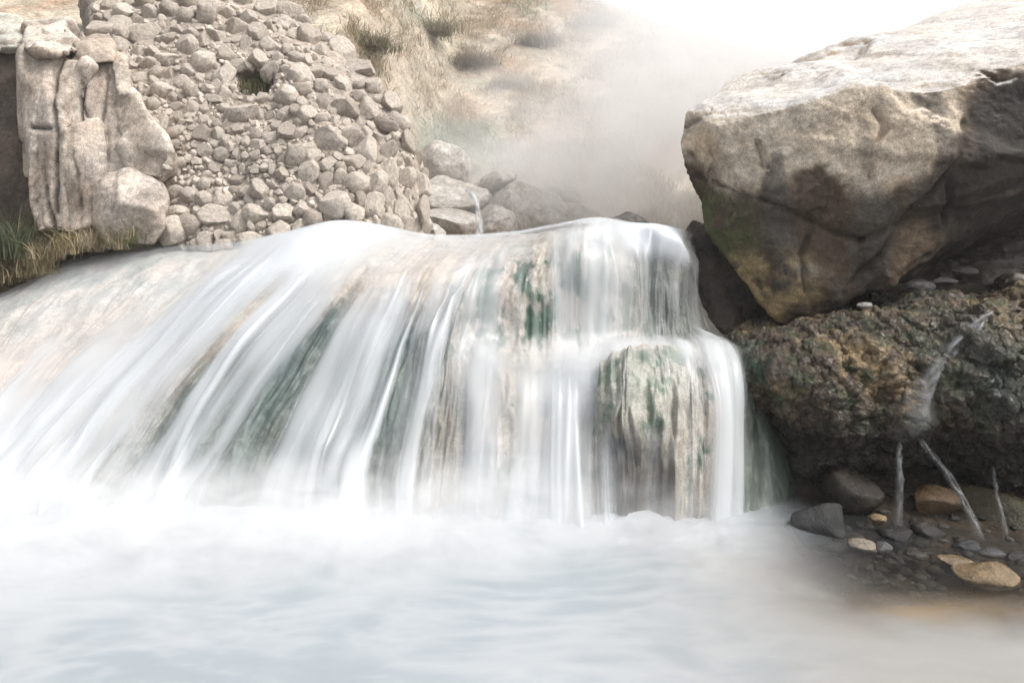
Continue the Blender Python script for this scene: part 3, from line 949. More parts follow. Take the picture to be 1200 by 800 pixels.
GP = 'stones in the shallow edge under the ledge'  # near-black stones below carry the hollow's deep shade in their colour
for a in [
    ('stone', 1095, 590, 3.16, 50, 40, (.115, .075, .042), 5, 'rounded brown stone sitting between two trickles in the hollow', .2),
    ('stone', 1155, 673, 2.62, 72, 30, (.20, .145, .085), 6, 'flat tan stone in shallow water at the right edge of the pool', -.1),
    ('stone', 1122, 659, 2.72, 44, 10, (.19, .14, .09), 7, 'thin sliver of tan stone just left of the flat tan stone', -.1),
    ('stone', 1028, 608, 3.05, 20, 11, (.2, .145, .08), 8, 'small ochre stone left of the straight middle trickle', .1),
    ('stone', 1012, 640, 2.86, 36, 14, (.22, .185, .15), 9, 'pale grey tan stone at the waterline below the small ochre stone', -.15),
    ('stone', 1034, 645, 2.84, 24, 18, (.09, .09, .09), 10, 'small grey wedge stone touching the pale waterline stone', .4),
    ('stone', 962, 614, 3.02, 62, 54, (.02, .02, .02), 11, 'black wet lump of rock where the pool meets the hollow', .2),
    ('stone', 1050, 628, 2.95, 40, 26, (.022, .02, .019), 12, 'dark wet stone under the foot of the straight trickle', .0),
    ('stone', 1090, 622, 2.98, 44, 22, (.025, .022, .02), 13, 'dark flat stone below the rounded brown stone', -.2),
    ('stone', 1000, 575, 3.25, 60, 50, (.03, .024, .018), 14, 'brown black lump under the ledge, left of the trickles', .1),
    ('stone', 1165, 600, 3.15, 120, 60, (.045, .037, .018), 15, 'broad olive brown rock behind the right-hand trickle', -.1),
    ('stone', 1130, 640, 2.85, 34, 12, (.04, .04, .043), 16, 'small slate grey stone where the slanting trickle lands', .1),
    ('stone', 1165, 648, 2.8, 34, 9, (.08, .08, .083), 17, 'thin wet grey flake behind the flat tan stone', .0),
    ('stone', 1195, 655, 2.75, 26, 14, (.035, .03, .028), 18, 'dark stone at the right edge behind the flat tan stone', .2),
    ('stone', 1075, 650, 2.78, 26, 8, (.045, .04, .035), 19, 'small dark flake at the water edge beneath the dark flat stone', -.1),
    ('stone', 985, 640, 2.9, 40, 20, (.025, .025, .025), 20, 'dark stone half in foam, left of the pale waterline stone', .1),
]:
    nm, px, py, D, w_, h_, c_, sd, lb, tl = a
    blob_rock(nm, px, py, D, w_, h_, c_, sd, M_wet, lb, 'stone', group=GP, tilt=tl, cut=(.48, .82))
HG_V, HG_F, off_ = [], [], 0
rg = np.random.default_rng(77)
for k in range(420):
    bm = bmesh.new(); bmesh.ops.create_icosphere(bm, subdivisions=2, radius=1.0)
    me = bpy.data.meshes.new('g'); bm.to_mesh(me); bm.free()
    V_, _ = read(me)
    f = np.empty(len(me.polygons) * 3, np.int32); me.loops.foreach_get('vertex_index', f); bpy.data.meshes.remove(me)
    for _ in range(5):
        n = rg.normal(size=3); n /= np.linalg.norm(n)
        V_ = V_ - np.clip(V_ @ n - rg.uniform(.5, .85), 0, None)[:, None] * n
    y = rg.uniform(2.55, 3.5); x = rg.uniform(.42, .85) * y + .15
    z = terrain_h(np.array([x]), np.array([y]))[0]
    z = max(z, -.03 + rg.uniform(-.02, .0)) if rg.random() < .75 else z
    r_ = .008 + .028 * rg.random() ** 2
    HG_V.append(V_ * np.array([r_ * rg.uniform(.8, 1.5), r_, r_ * rg.uniform(.4, .8)]) + np.array([x, y, z])); HG_F.append(f.reshape(-1, 3) + off_); off_ += len(V_)
HGV = np.concatenate(HG_V)
o = link_mesh('gravel', HGV, np.concatenate(HG_F), M_wet, cols=np.repeat(np.array([.03, .026, .022])[None] * rg.uniform(.4, 2.2, (420, 1)), len(V_), 0))  # wet gravel, its tint lowered to paint in the shade under the ledge
tag(o, 'wet gravel in shade-dark colour on the floor of the hollow under the ledge', 'gravel', kind='stuff')
# little stones on the shelf under the boulder
for k, (px, py, w_, h_, c_, lb) in enumerate([
    (1078, 335, 34, 15, (.16, .15, .145), 'grey flattened stone on the dark shelf beneath the boulder'),
    (1105, 330, 34, 12, (.13, .12, .115), 'dim oval stone right of the grey flattened stone on the dark shelf'),
    (1014, 358, 18, 8, (.3, .29, .28), 'tiny pale chip lying on the ledge under the boulder'),
    (1193, 326, 22, 12, (.34, .30, .26), 'pale pebble on the shelf at the right edge, upper one'),
    (1195, 342, 26, 16, (.44, .39, .34), 'pale rounded pebble at the right edge just above the rivulet'),
    (1130, 318, 30, 13, (.08, .07, .065), 'dark stone deepest in the gap under the boulder'),
    (1160, 365, 16, 12, (.10, .10, .09), 'small wet stone beside the top of the rivulet'),
    (1090, 352, 26, 9, (.12, .09, .06), 'brown flake lying on the ledge crest below the grey flattened stone')]):
    blob_rock('pebble', px, py, 3.62 + (.25 if py < 340 else 0), w_, h_, c_, 30 + k, M_wet, lb, 'pebble', group='pebbles on the shelf under the boulder')

# ------------------------------------------------------------------ rivulet and trickles on the ledge


def ribbon(name, path, widths, thick, label, cat, seed, n=60, m=9, parent=None, bulge=.5):
    """a narrow stream of water: a half round strip following a path of points"""
    P = np.array([at(*p) for p in path])[:, None, :]
    u = np.linspace(0, len(path) - 1, n)
    C = crspline(P, u)[:, 0]
    wd = np.interp(u, np.arange(len(path)), widths)
    T = np.gradient(C, axis=0); T /= np.linalg.norm(T, axis=1)[:, None]
    side = np.cross(T, np.array([0, -1.0, 0])); side /= np.linalg.norm(side, axis=1)[:, None]
    nor = np.cross(side, T); nor *= np.where(nor[:, 1] > 0, -1, 1)[:, None]
    v = np.linspace(-1, 1, m)
    vv, uu = np.meshgrid(v, u)
    D = perlin(np.stack([vv.ravel() * 2.6, uu.ravel() * 2.2, uu.ravel() * 0 + seed], 1)).reshape(n, m)
    Wv = wd[:, None] / 2 * vv
    V = C[:, None] + side[:, None] * Wv[..., None] + nor[:, None] * ((1 - vv ** 2) * wd[:, None] * bulge * .5 + .012 * D)[..., None]
    prof = (1 - np.abs(vv) ** 2.2)
    tk = np.interp(u, np.arange(len(path)), thick)[:, None]
    ends = sstep(0, .14, u / u[-1]) * sstep(1, .86, u / u[-1])
    th = np.clip(prof ** 1.5 * tk * .8 * (1 + 1.3 * D) * ends[:, None], 0, .97)
    o = link_mesh(name, V.reshape(-1, 3), grid_faces(m, n), M_veil, parent, attrs={'thick': th.ravel()})
    if label: tag(o, label, cat)
    return o


def snap(o, path, lift=.012):
    """lay a stream on the rock it runs over"""
    V, _ = read(o.data)
    qx = V[:, 0] / V[:, 1] * F + 600; qy = HOR - (V[:, 2] - CAMZ) / V[:, 1] * F
    out = []
    for px, py, D in path:
        m = np.hypot(qx - px, qy - py) < 7
        out.append((px, py, (np.percentile(V[m, 1], 5) - lift) if m.any() else D))
    return out


LEDGE_O = bpy.data.objects['tufa_ledge']
ribbon('rivulet', snap(LEDGE_O, [(1182, 352, 3.36), (1150, 378, 3.36), (1118, 405, 3.30), (1100, 432, 3.24), (1082, 462, 3.18), (1072, 492, 3.17), (1066, 520, 3.2)]), [.05, .07, .09, .1, .16, .26, .2], [.45, .4, .34, .3, .22, .12, .0], 'thin rivulet running diagonally down the groove of the tufa ledge', 'water stream', 2.2, n=120, m=21, bulge=.25)
ribbon('trickle', [(1053, 508, 3.30), (1053, 530, 3.14), (1054, 560, 3.06), (1053, 590, 3.02), (1052, 628, 2.95)], [.03, .035, .04, .045, .07], [.1, .2, .22, .16, .08], 'straight vertical trickle falling left of the rounded brown stone', 'water stream', 3.1)
ribbon('trickle', [(1070, 498, 3.30), (1080, 518, 3.14), (1102, 545, 3.07), (1124, 578, 3.0), (1138, 606, 2.93), (1150, 638, 2.85)], [.03, .035, .035, .045, .045, .07], [.1, .14, .22, .22, .18, .08], 'slanting trickle falling right of the rounded brown stone', 'water stream', 4.3)
ribbon('trickle', [(1162, 535, 3.25), (1164, 556, 3.1), (1168, 580, 3.04), (1174, 604, 2.98), (1178, 634, 2.88)], [.02, .024, .026, .03, .04], [.1, .2, .2, .15, .08], 'short faint trickle nearest the right edge under the ledge', 'water stream', 5.9)

# ------------------------------------------------------------------ left outcrop: separate blocks
def strata(a, axis_scale, seed):
    return lambda V, N: a * ridged(V * np.array(axis_scale), 4, seed=seed)


def crackz(V, N, D0, lines, depth, wid):
    q = pix(V, D0) + 4 * np.stack([fbm(V * 4, 3, seed=111), fbm(V * 4, 3, seed=112)], 1)
    d = np.zeros(len(V))
    for c in lines:
        d -= depth * np.exp(-(poly_dist(q, c) / wid) ** 2)
    return d * sstep(-.2, -.6, N[:, 1])


def cracked(col, D0, lines):
    def fn(V, N):
        c = col(V, N)
        q = pix(V, D0) + 4 * np.stack([fbm(V * 4, 3, seed=111), fbm(V * 4, 3, seed=112)], 1)
        for ln in lines:
            c = mixc(c, (.07, .055, .045), np.exp(-(poly_dist(q, ln) / 2.2) ** 2) * (.4 + .6 * sstep(-.3, .2, fbm(V * 6, 3, seed=110))))
        return c
    return fn


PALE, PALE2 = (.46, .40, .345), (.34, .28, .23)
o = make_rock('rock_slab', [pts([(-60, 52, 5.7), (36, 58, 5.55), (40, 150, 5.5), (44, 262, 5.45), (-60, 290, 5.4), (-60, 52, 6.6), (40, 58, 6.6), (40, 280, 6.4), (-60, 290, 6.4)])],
              .022, M_pale, [facets(309, 18, .2, .03, (2.2, 1.6, .4), warp=.03, soft=.02), strata(.015, (5, 5, .8), 113), lumps(.012, 8, 114)], flat_col((.11, .085, .068), (.06, .047, .038), 115), smooth=3)  # shade on this recessed slab is put into its dark colour
tag(o, 'shadowed brown rock slab at the far left edge', 'rock')
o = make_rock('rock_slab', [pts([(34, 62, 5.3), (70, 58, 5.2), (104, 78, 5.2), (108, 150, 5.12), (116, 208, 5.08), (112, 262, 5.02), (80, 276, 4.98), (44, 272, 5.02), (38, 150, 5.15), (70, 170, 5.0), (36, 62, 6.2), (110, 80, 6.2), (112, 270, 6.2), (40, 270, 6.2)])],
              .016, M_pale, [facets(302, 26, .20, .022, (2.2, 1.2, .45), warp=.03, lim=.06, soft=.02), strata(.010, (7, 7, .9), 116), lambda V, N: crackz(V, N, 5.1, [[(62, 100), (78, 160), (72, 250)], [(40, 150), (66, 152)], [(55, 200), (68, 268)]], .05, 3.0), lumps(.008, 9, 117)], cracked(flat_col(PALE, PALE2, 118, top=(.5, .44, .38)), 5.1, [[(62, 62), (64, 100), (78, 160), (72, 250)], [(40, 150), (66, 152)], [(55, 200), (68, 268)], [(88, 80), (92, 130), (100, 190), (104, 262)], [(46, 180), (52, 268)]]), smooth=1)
tag(o, 'tall pale upright rock slab with vertical cracks beside the shadowed slab', 'rock')
o = make_rock('rock_slab', [pts([(92, 72, 5.3), (134, 70, 5.3), (150, 130, 5.2), (156, 210, 5.14), (112, 216, 5.12), (104, 140, 5.18), (95, 78, 6.2), (140, 80, 6.2), (146, 210, 6.2), (110, 212, 6.2)])],
              .016, M_pale, [facets(303, 14, .20, .02, (2.2, 1.2, .45), warp=.03, lim=.05, soft=.02), strata(.012, (9, 9, .7), 119), lambda V, N: crackz(V, N, 5.25, [[(100, 95), (108, 160), (112, 200)], [(122, 90), (130, 190)]], .04, 2.5)], cracked(flat_col(PALE, PALE2, 120), 5.2, [[(96, 78), (101, 120), (108, 170), (110, 212)], [(118, 74), (124, 120), (134, 190)]]), smooth=1)
tag(o, 'narrow tan upright slab leaning right of the tall pale slab', 'rock')
o = make_rock('rock', [pts([(28, 26, 5.7), (80, 22, 5.7), (92, 60, 5.2), (66, 66, 5.12), (30, 58, 5.2), (30, 60, 6.2), (90, 60, 6.2), (84, 28, 6.2)])],
              .016, M_pale, [facets(306, 9, .2, .012), lumps(.02, 3, 121), strata(.02, (2, 2, 6), 122)], flat_col((.40, .34, .285), (.27, .22, .18), 123, top=(.5, .46, .4)), smooth=4)
tag(o, 'blocky cap rock lying on top of the tall pale slab', 'rock')
o = make_rock('rock', [pts([(-60, 10, 6.2), (26, 20, 5.9), (30, 58, 5.45), (-60, 56, 5.4), (-60, 56, 6.4), (30, 58, 6.4)])],
              .022, M_pale, [facets(307, 9, .2, .012), lumps(.03, 2.5, 124), strata(.02, (2, 2, 6), 125)], flat_col((.42, .38, .32), (.30, .26, .21), 126, top=(.46, .45, .4)), smooth=4)
tag(o, 'pale cap rock over the shadowed slab in the top left corner', 'rock')
o = make_rock('rock', [pts([(92, 34, 5.7), (128, 40, 5.6), (134, 72, 5.25), (100, 76, 5.2), (86, 52, 5.3), (92, 76, 6.2), (134, 74, 6.2)])],
              .014, M_pale, [facets(308, 7, .2, .012), lumps(.02, 4, 127)], flat_col((.38, .32, .265), (.25, .2, .165), 128), smooth=4)
tag(o, 'squarish brown cap rock right of the blocky cap rock', 'rock')
o = make_rock('rock', [pts([(130, 62, 5.4), (148, 66, 5.35), (154, 110, 5.2), (140, 112, 5.15), (134, 90, 5.2), (134, 66, 6.), (152, 110, 6.)])],
              .012, M_pale, [lumps(.03, 5, 129)], flat_col((.44, .38, .32), (.3, .25, .2), 130), smooth=3)
tag(o, 'small upright tan rock between the cap rocks and the stone bank', 'rock')
o = make_rock('rock', [pts([(136, 100, 5.35), (160, 112, 5.2), (192, 158, 5.1), (200, 196, 5.05), (186, 212, 5.05), (150, 200, 5.1), (142, 160, 5.15), (140, 120, 6.), (200, 170, 6.), (196, 210, 6.)])],
              .014, M_pale, [facets(304, 8, .12, .012, soft=.03), lumps(.02, 3, 131), lumps(.01, 10, 132)], flat_col((.50, .44, .38), (.38, .32, .26), 133, top=(.54, .48, .42)), smooth=2)
tag(o, 'pale wedge of rock overhanging the rounded boulder on the left', 'rock')
o = make_rock('boulder', [pts([(110, 202, 5.1), (150, 200, 5.05), (185, 214, 5.0), (200, 236, 4.95), (197, 270, 4.92), (180, 290, 4.9), (130, 284, 4.92), (110, 262, 4.95), (140, 235, 4.82), (180, 245, 4.82), (112, 205, 5.9), (196, 220, 5.9), (190, 288, 5.9), (112, 285, 5.9)])],
              .014, M_pale, [facets(305, 10, .08, .01), lumps(.025, 2.6, 134), lumps(.01, 9, 135)], flat_col((.48, .42, .365), (.36, .30, .25), 136), smooth=8)
tag(o, 'rounded pale boulder at the foot of the slabs on the left', 'boulder')

# ------------------------------------------------------------------ stone bank
BANK = [pts([(114, 46, 6.3), (104, -20, 7.0), (230, -40, 7.6), (300, 6, 7.2), (345, 30, 6.9), (392, 56, 6.6), (432, 92, 6.35), (464, 134, 6.1), (484, 172, 5.95), (492, 215, 5.75), (488, 262, 5.6), (480, 290, 5.5),
              (150, 130, 5.6), (200, 190, 5.35), (205, 290, 5.1), (300, 290, 5.0), (400, 290, 5.05), (440, 285, 5.15), (300, 180, 5.35), (390, 170, 5.4), (440, 205, 5.4), (250, 90, 5.9), (350, 90, 5.95),
              (98, 0, 8.5), (300, 6, 9.), (470, 170, 8.), (480, 290, 7.6), (130, 290, 8.)])]


def bank_hollow(V, N):
    px = V[:, 0] / V[:, 1] * F + 600; py = HOR - (V[:, 2] - CAMZ) / V[:, 1] * F
    d = np.zeros_like(V)
    d[:, 1] = .38 * np.exp(-((px - 294) / 20) ** 4 - ((py - 96) / 13) ** 4) * (N[:, 1] < .3)
    return d


bank_me_o = make_rock('stone_bank', BANK, .03, M_pale, [lumps(.08, 1.6, 141), lumps(.03, 6, 143, .8), bank_hollow], flat_col((.40, .35, .30), (.24, .205, .175), 145), smooth=4)
tag(bank_me_o, 'steep bank of cemented gravel that the pale cobbles are bedded in', 'rock bank')


def stone_mesh(seed, sub=4):
    bm = bmesh.new(); bmesh.ops.create_icosphere(bm, subdivisions=sub, radius=1.0)
    me = bpy.data.meshes.new('cobble'); bm.to_mesh(me); bm.free()
    V, _ = read(me)
    r = np.random.default_rng(seed)
    ncut = int(r.integers(5, 15))
    for _ in range(ncut):
        n = r.normal(size=3); n /= np.linalg.norm(n)
        V = V - np.clip(V @ n - r.uniform(.42, .88), 0, None)[:, None] * n * r.uniform(.8, 1)
    V = V * (1 + .14 * fbm(V * 1.3 + seed, 3)[:, None] + .05 * fbm(V * 4 + seed, 3)[:, None])
    V = V / np.abs(V).max(0)
    write(me, V)
    me.polygons.foreach_set('use_smooth', np.ones(len(me.polygons), dtype=bool))
    me.materials.append(M_stone)
    return me


bme = bank_me_o.data
BV, BN = read(bme)
q = np.stack([BV[:, 0] / BV[:, 1] * F + 600, HOR - (BV[:, 2] - CAMZ) / BV[:, 1] * F], 1)
view = -BV.copy(); view[:, 2] += CAMZ
view /= np.linalg.norm(view, axis=1)[:, None]
facing = (BN * view).sum(1)
ok = (facing > -.2) & (q[:, 0] > np.where(q[:, 1] < 66, 112, 138)) & (q[:, 0] < 506) & (q[:, 1] > -25) & (q[:, 1] < 292)
# the outcrop blocks stand in front of the lower left of the bank
ok &= ~((q[:, 0] < 200) & (q[:, 1] > 115) & (q[:, 0] < 145 + (q[:, 1] - 115) * .6))
hollow = (((q[:, 0] - 294) / 24) ** 2 + ((q[:, 1] - 96) / 15) ** 2) < 1
ok &= ~hollow
ok &= q[:, 0] < 510
# only what faces the falls: drop points that lie behind nearer ones
cell = (np.floor(q[:, 0] / 7).astype(int) + 1000) * 4000 + np.floor(q[:, 1] / 7).astype(int) + 1000
near = {}
for cc_, dd_ in zip(cell, BV[:, 1]):
    if dd_ < near.get(cc_, 1e9): near[cc_] = dd_
ok &= BV[:, 1] < np.array([near[c_] for c_ in cell]) + .22
cand = np.nonzero(ok)[0]
RNG.shuffle(cand)


def size_at(px, py):
    """typical cobble diameter in photo pixels, larger at the right and along the foot"""
    s = 11.5 + 9 * sstep(300, 420, px) + 5 * sstep(120, 40, py) + 9 * sstep(215, 265, py) * (px < 330)
    s = s - 3 * (1 if (190 < px < 330 and 120 < py < 215) else 0)
    return s


BIG = [(240, 76, 34, 30), (281, 134, 40, 24), (352, 108, 26, 22), (318, 55, 24, 20), (255, 45, 26, 26), (405, 130, 34, 24), (350, 180, 40, 34), (366, 182, 24, 26), (395, 240, 40, 40), (355, 122, 18, 18),
       (432, 175, 26, 36), (455, 178, 22, 36), (440, 212, 24, 34), (455, 205, 22, 40), (384, 192, 22, 20), (382, 215, 18, 26), (476, 210, 22, 28), (412, 165, 30, 24), (450, 148, 34, 22), (420, 215, 34, 30), (345, 225, 24, 22), (300, 250, 34, 24), (255, 255, 40, 26), (225, 262, 34, 26), (334, 250, 26, 24), (370, 258, 24, 26), (222, 40, 22, 14), (180, 62, 22, 14), (165, 92, 26, 16), (345, 68, 24, 16), (372, 85, 24, 18)]
placed = []     # px, py, r, vertex, aspect
spots = []
for (bx, by, bw, bh) in BIG:
    dd = (q[cand, 0] - bx) ** 2 + (q[cand, 1] - by) ** 2
    i = cand[np.argmin(dd)]
    spots.append((bx, by, bw / 2, bh / 2, i))
grid = np.array([(s[0], s[1], max(s[2], s[3]) * .85) for s in spots] + [(284, 97, 13), (304, 97, 13)])
for rnd in range(5):
    fac = (2.0, 1.1, .72, .48, .3)[rnd]
    for i in cand[:(3000, 9000, 20000, 40000, 40000)[rnd]]:
        px, py = q[i]
        r = size_at(px, py) * fac * .5 * RNG.uniform(.65, 1.35)
        if len(grid) and np.min(np.hypot(grid[:, 0] - px, grid[:, 1] - py) - grid[:, 2] * .7 - r * .7) < 0: continue
        asp = RNG.uniform(.62, 1.0)
        w_, h_ = (r, r * asp) if RNG.random() < .6 else (r * asp, r)
        if px > 420 and py > 165 and RNG.random() < .7: w_, h_ = r * .72, r * 1.25
        spots.append((px, py, w_, h_, i))
        grid = np.vstack([grid, (px, py, r * .9)])
spots.sort(key=lambda s: -(s[2] * s[3]))
MESHES = [stone_mesh(200 + k) for k in range(16)]
GV = []; GF = []; goff = 0


def stone_xform(sp):
    px, py, rw, rh, i = sp
    D = BV[i, 1]
    n = Vector(BN[i])
    rx, rz = 1.12 * rw / F * D, 1.12 * rh / F * D
    ry = min(rx, rz) * random.uniform(.8, 1.15)
    rot = Matrix.Rotation(random.uniform(-.5, .5), 4, 'Y') @ Matrix.Rotation(random.uniform(-.4, .4), 4, 'X') @ Matrix.Rotation(random.uniform(-.4, .4), 4, 'Z')
    P = Vector(BV[i]) + n * min(rx, rz) * .10
    if sp[:2] != tuple(q[i]):
        pass
    return Matrix.Translation(P) @ rot @ Matrix.Diagonal((rx, ry, rz, 1))


named = spots[:300]
objs = []
for k, sp in enumerate(named):
    o = bpy.data.objects.new('cobble', MESHES[random.randrange(16)])
    o.matrix_world = stone_xform(sp)
    COL.objects.link(o)
    objs.append((o, sp))
for sp in spots[300:]:
    me = MESHES[random.randrange(16)]
    V, _ = read(me)
    M = np.array(stone_xform(sp))
    GV.append(V @ M[:3, :3].T + M[:3, 3])
    f = np.empty(len(me.polygons) * 3, np.int32); me.loops.foreach_get('vertex_index', f)
    GF.append(f.reshape(-1, 3) + goff); goff += len(V)
if GV:
    o = link_mesh('gravel', np.concatenate(GV), np.concatenate(GF), M_stone)
    tag(o, 'small pale stones filling the gaps between the cobbles of the bank', 'gravel', kind='stuff')

# labels: zones of the bank named by what stands there, then the stone's own mark within the zone
ROWS = [(-99, 40, 'along the top rim of the bank'), (40, 85, 'above the grassy hollow'), (85, 130, 'level with the grassy hollow'),
        (130, 172, 'just below the grassy hollow'), (172, 212, 'across mid bank'), (212, 245, 'on the lower bank'), (245, 400, 'at the foot above the water')]
COLS = [(0, 190, 'beside the slabs'), (190, 235, 'toward the slabs'), (235, 280, 'left of the bank centre'), (280, 325, 'at the bank centre'), (325, 370, 'right of the bank centre'), (370, 415, 'above the water hump'), (415, 455, 'near the steep right side'), (455, 999, 'on the steep right edge')]
MARK = [('largest {s} cobble', lambda L: max(L, key=lambda e: e[1][2] * e[1][3])), ('leftmost {s} cobble', lambda L: min(L, key=lambda e: e[1][0])), ('rightmost {s} cobble', lambda L: max(L, key=lambda e: e[1][0])),
        ('topmost {s} cobble', lambda L: min(L, key=lambda e: e[1][1])), ('lowest {s} cobble', lambda L: max(L, key=lambda e: e[1][1])), ('smallest {s} cobble', lambda L: min(L, key=lambda e: e[1][2] * e[1][3]))]


def shape_word(sp):
    a = sp[2] / sp[3]
    return 'flat' if a > 1.3 else ('upright' if a < .77 else 'rounded')


zones = {}
for e in objs:
    px, py = e[1][:2]
    r_ = next(i for i, z in enumerate(ROWS) if z[0] <= py < z[1])
    c_ = next(i for i, z in enumerate(COLS) if z[0] <= px < z[1])
    zones.setdefault((r_, c_, shape_word(e[1])), []).append(e)
for (r_, c_, sw), L in zones.items():
    k = 0
    while L:
        if len(L) == 1 and k == 0: m, e = 'only {s} cobble', L[0]
        else:
            m, fn = MARK[k % 6]; e = fn(L)
        L.remove(e)
        pre = '' if k < 6 else 'inner '
        lab = f"{pre}{m.format(s=sw)} {COLS[c_][2]}, {ROWS[r_][2]}"
        tag(e[0], lab, 'cobble', 'cobbles bedded in the stone bank')
        k += 1

# ------------------------------------------------------------------ rocks in the mist behind the falls
MG = [
    ((520, 195, 8.2), 70, 60, 'pale misty boulder highest of those right of the stone bank'),
    ((525, 228, 7.6), 90, 44, 'broad pale boulder left of the thin distant fall'),
    ((520, 262, 7.0), 80, 44, 'low boulder left of the foot of the thin distant fall'),
    ((505, 275, 6.5), 46, 30, 'smallest misty boulder touching the foot of the stone bank'),
    ((572, 262, 7.2), 60, 40, 'boulder right of the foot of the thin distant fall'),
    ((600, 240, 7.6), 80, 54, 'large sloping boulder in the mist right of the thin distant fall'),
    ((590, 214, 8.0), 40, 22, 'small boulder resting on top of the large sloping boulder'),
    ((640, 248, 7.8), 72, 50, 'grey boulder with a flat tilted top in the middle of the mist'),
    ((655, 228, 8.4), 50, 26, 'faint small boulder behind the grey tilted boulder'),
    ((676, 252, 8.0), 60, 36, 'last misty boulder before the green rim of the fall'),
    ((560, 236, 8.0), 60, 50, 'boulder that the thin distant fall runs down'),
    ((735, 258, 6.2), 60, 22, 'dark lens blur made up as a rock behind the lip of the narrow waterfall'),  # made-up rock standing in for a dark lens blur
]
for k, (c, w_, h_, lb) in enumerate(MG):
    blob_rock('boulder', c[0], c[1] + h_ * .1, c[2], w_ * 1.1, h_ * 1.25, (.47, .44, .40) if k < 11 else (.16, .15, .14), 60 + k, M_pale, lb, 'boulder', depth=.4, a=.16, cut=(.4, .8), sub=5, group='boulders in the mist behind the waterfall' if k < 11 else None)
ribbon('waterfall', [(546, 222, 6.95), (555, 230, 6.8), (560, 248, 6.72), (562, 266, 6.68), (561, 284, 6.6)], [.05, .07, .07, .09, .16], [.8, 1., 1., .9, .7], 'thin distant white waterfall among the misty boulders', 'waterfall', 6.6)

# ------------------------------------------------------------------ grass and shrubs


def blades(n_tufts, where, per, length, width, colfn, lean=.5, seg=2, spread=.06, seed=1):
    r = np.random.default_rng(seed)
    Vs, Fs, Cs = [], [], []
    off = 0
    base = where(n_tufts, r)
    tc = colfn(base, r)
    B = np.repeat(base, per, 0); C = np.repeat(tc, per, 0)
    n = len(B)
    B = B + np.stack([r.normal(0, spread, n), r.normal(0, spread, n), np.zeros(n)], 1)
    az = r.uniform(0, 2 * np.pi, n); L = length * r.uniform(.5, 1.3, n) * np.repeat(r.uniform(.6, 1.3, n_tufts), per)
    ln = lean * r.uniform(.2, 1.4, n)
    dirv = np.stack([np.cos(az), np.sin(az), np.zeros(n)], 1)
    sidev = np.stack([-np.sin(az + r.normal(0, .8, n)), np.cos(az), np.zeros(n)], 1)
    C = np.clip(C * r.uniform(.75, 1.25, (n, 1)), .01, .9)
    rows = []
    for k in range(seg + 1):
        t = k / seg
        P = B + np.array([0, 0, 1.0]) * (L * (t - .35 * ln * t * t))[:, None] + dirv * (L * ln * t * t)[:, None]
        wv = width * (1 - t) + .15 * width
        rows.append((P - sidev * wv / 2, P + sidev * wv / 2))
    V = np.stack([x for rw in rows for x in rw], 1)            # n, 2*(seg+1), 3
    m = V.shape[1]
    idx = np.arange(n)[:, None] * m
    F_ = np.concatenate([idx + np.array([[2 * k, 2 * k + 1, 2 * k + 3, 2 * k + 2]]) for k in range(seg)], 0)
    return V.reshape(-1, 3), F_, np.repeat(C, m, 0)


def hill_where(n, r):
    y = 8.0 + 13 * r.random(n * 3) ** 1.2; x = (r.uniform(-.42, .45, n * 3)) * y
    P = np.stack([x, y, x * 0], 1)
    keep = fbm(P * np.array([1.3, .8, 1]), 3, seed=151) + .12 * r.normal(size=n * 3) > -.02
    P = P[keep][:n]
    while len(P) < n: P = np.concatenate([P, P])[:n]
    P[:, 2] = terrain_h(P[:, 0], P[:, 1]) - .01
    return P


def hill_gcol(P, r):
    n1 = fbm(P * .6, 3, seed=152)
    c = np.tile(np.array([.44, .375, .285]), (len(P), 1))
    c = mixc(c, (.22, .19, .11), sstep(-.05, .22, n1 + .12 * r.normal(size=len(P))) * .8)
    c = mixc(c, (.36, .27, .19), (r.random(len(P)) < .2) * .7)
    q = P[:, 0] + .6 * n1
    g = sstep(-1.6, -1.1, q) * sstep(.3, -.4, q) * sstep(1.8, 2.2, P[:, 2]) * sstep(3.2, 2.7, P[:, 2])
    return mixc(c, (.19, .24, .16), g * .8)


V, Fg, Cg = blades(9500, hill_where, 10, .17, .013, hill_gcol, lean=1.1, spread=.07, seed=5)
tag(link_mesh('dry_grass', V, Fg, M_grass, cols=Cg, smooth=False), 'dry tan grass covering the hillside', 'grass', kind='stuff')

SHR = [(556, 66, 13.5, .42, (.17, .14, .10), 'dark bare shrub standing alone high on the hillside'), (628, 42, 15, .40, (.20, .18, .15), 'grey shrub on the hillside right of the dark bare shrub'), (505, 30, 15, .5, (.25, .23, .15), 'olive shrub on the slope above the stone bank'), (432, 46, 13, .3, (.24, .22, .15), 'low olive tuft shrub just beyond the stone bank rim'), (700, 20, 17, .5, (.26, .22, .17), 'tan shrub near the bright skyline'), (600, 90, 12.2, .3, (.30, .27, .2), 'small straw coloured shrub lower on the hillside')]
for k, (px, py, D, r_, c_, lb) in enumerate(SHR):
    x = (px - 600) / F * D
    # stand it where the line of sight meets the slope
    yy = np.linspace(8, 24, 400); hh = terrain_h((px - 600) / F * yy, yy)
    zz = CAMZ - (py + 12 - HOR) / F * yy
    j = np.argmax(hh > zz); D = yy[j]; base = np.array([(px - 600) / F * D, D, hh[j] - .02])

    def where(n, r, base=base, r_=r_): return base + np.stack([r.normal(0, r_ * .6, n), r.normal(0, r_ * .4, n), np.zeros(n)], 1)
    V, Fg, Cg = blades(70, where, 16, r_ * .8, .011, lambda P, r, c_=c_: np.tile(np.array(c_), (len(P), 1)), lean=1.2, spread=.06, seed=40 + k, seg=3)
    o = link_mesh('shrub', V - base, Fg, M_grass, cols=Cg, smooth=False); o.location = base
    tag(o, lb, 'shrub', 'shrubs on the hillside')


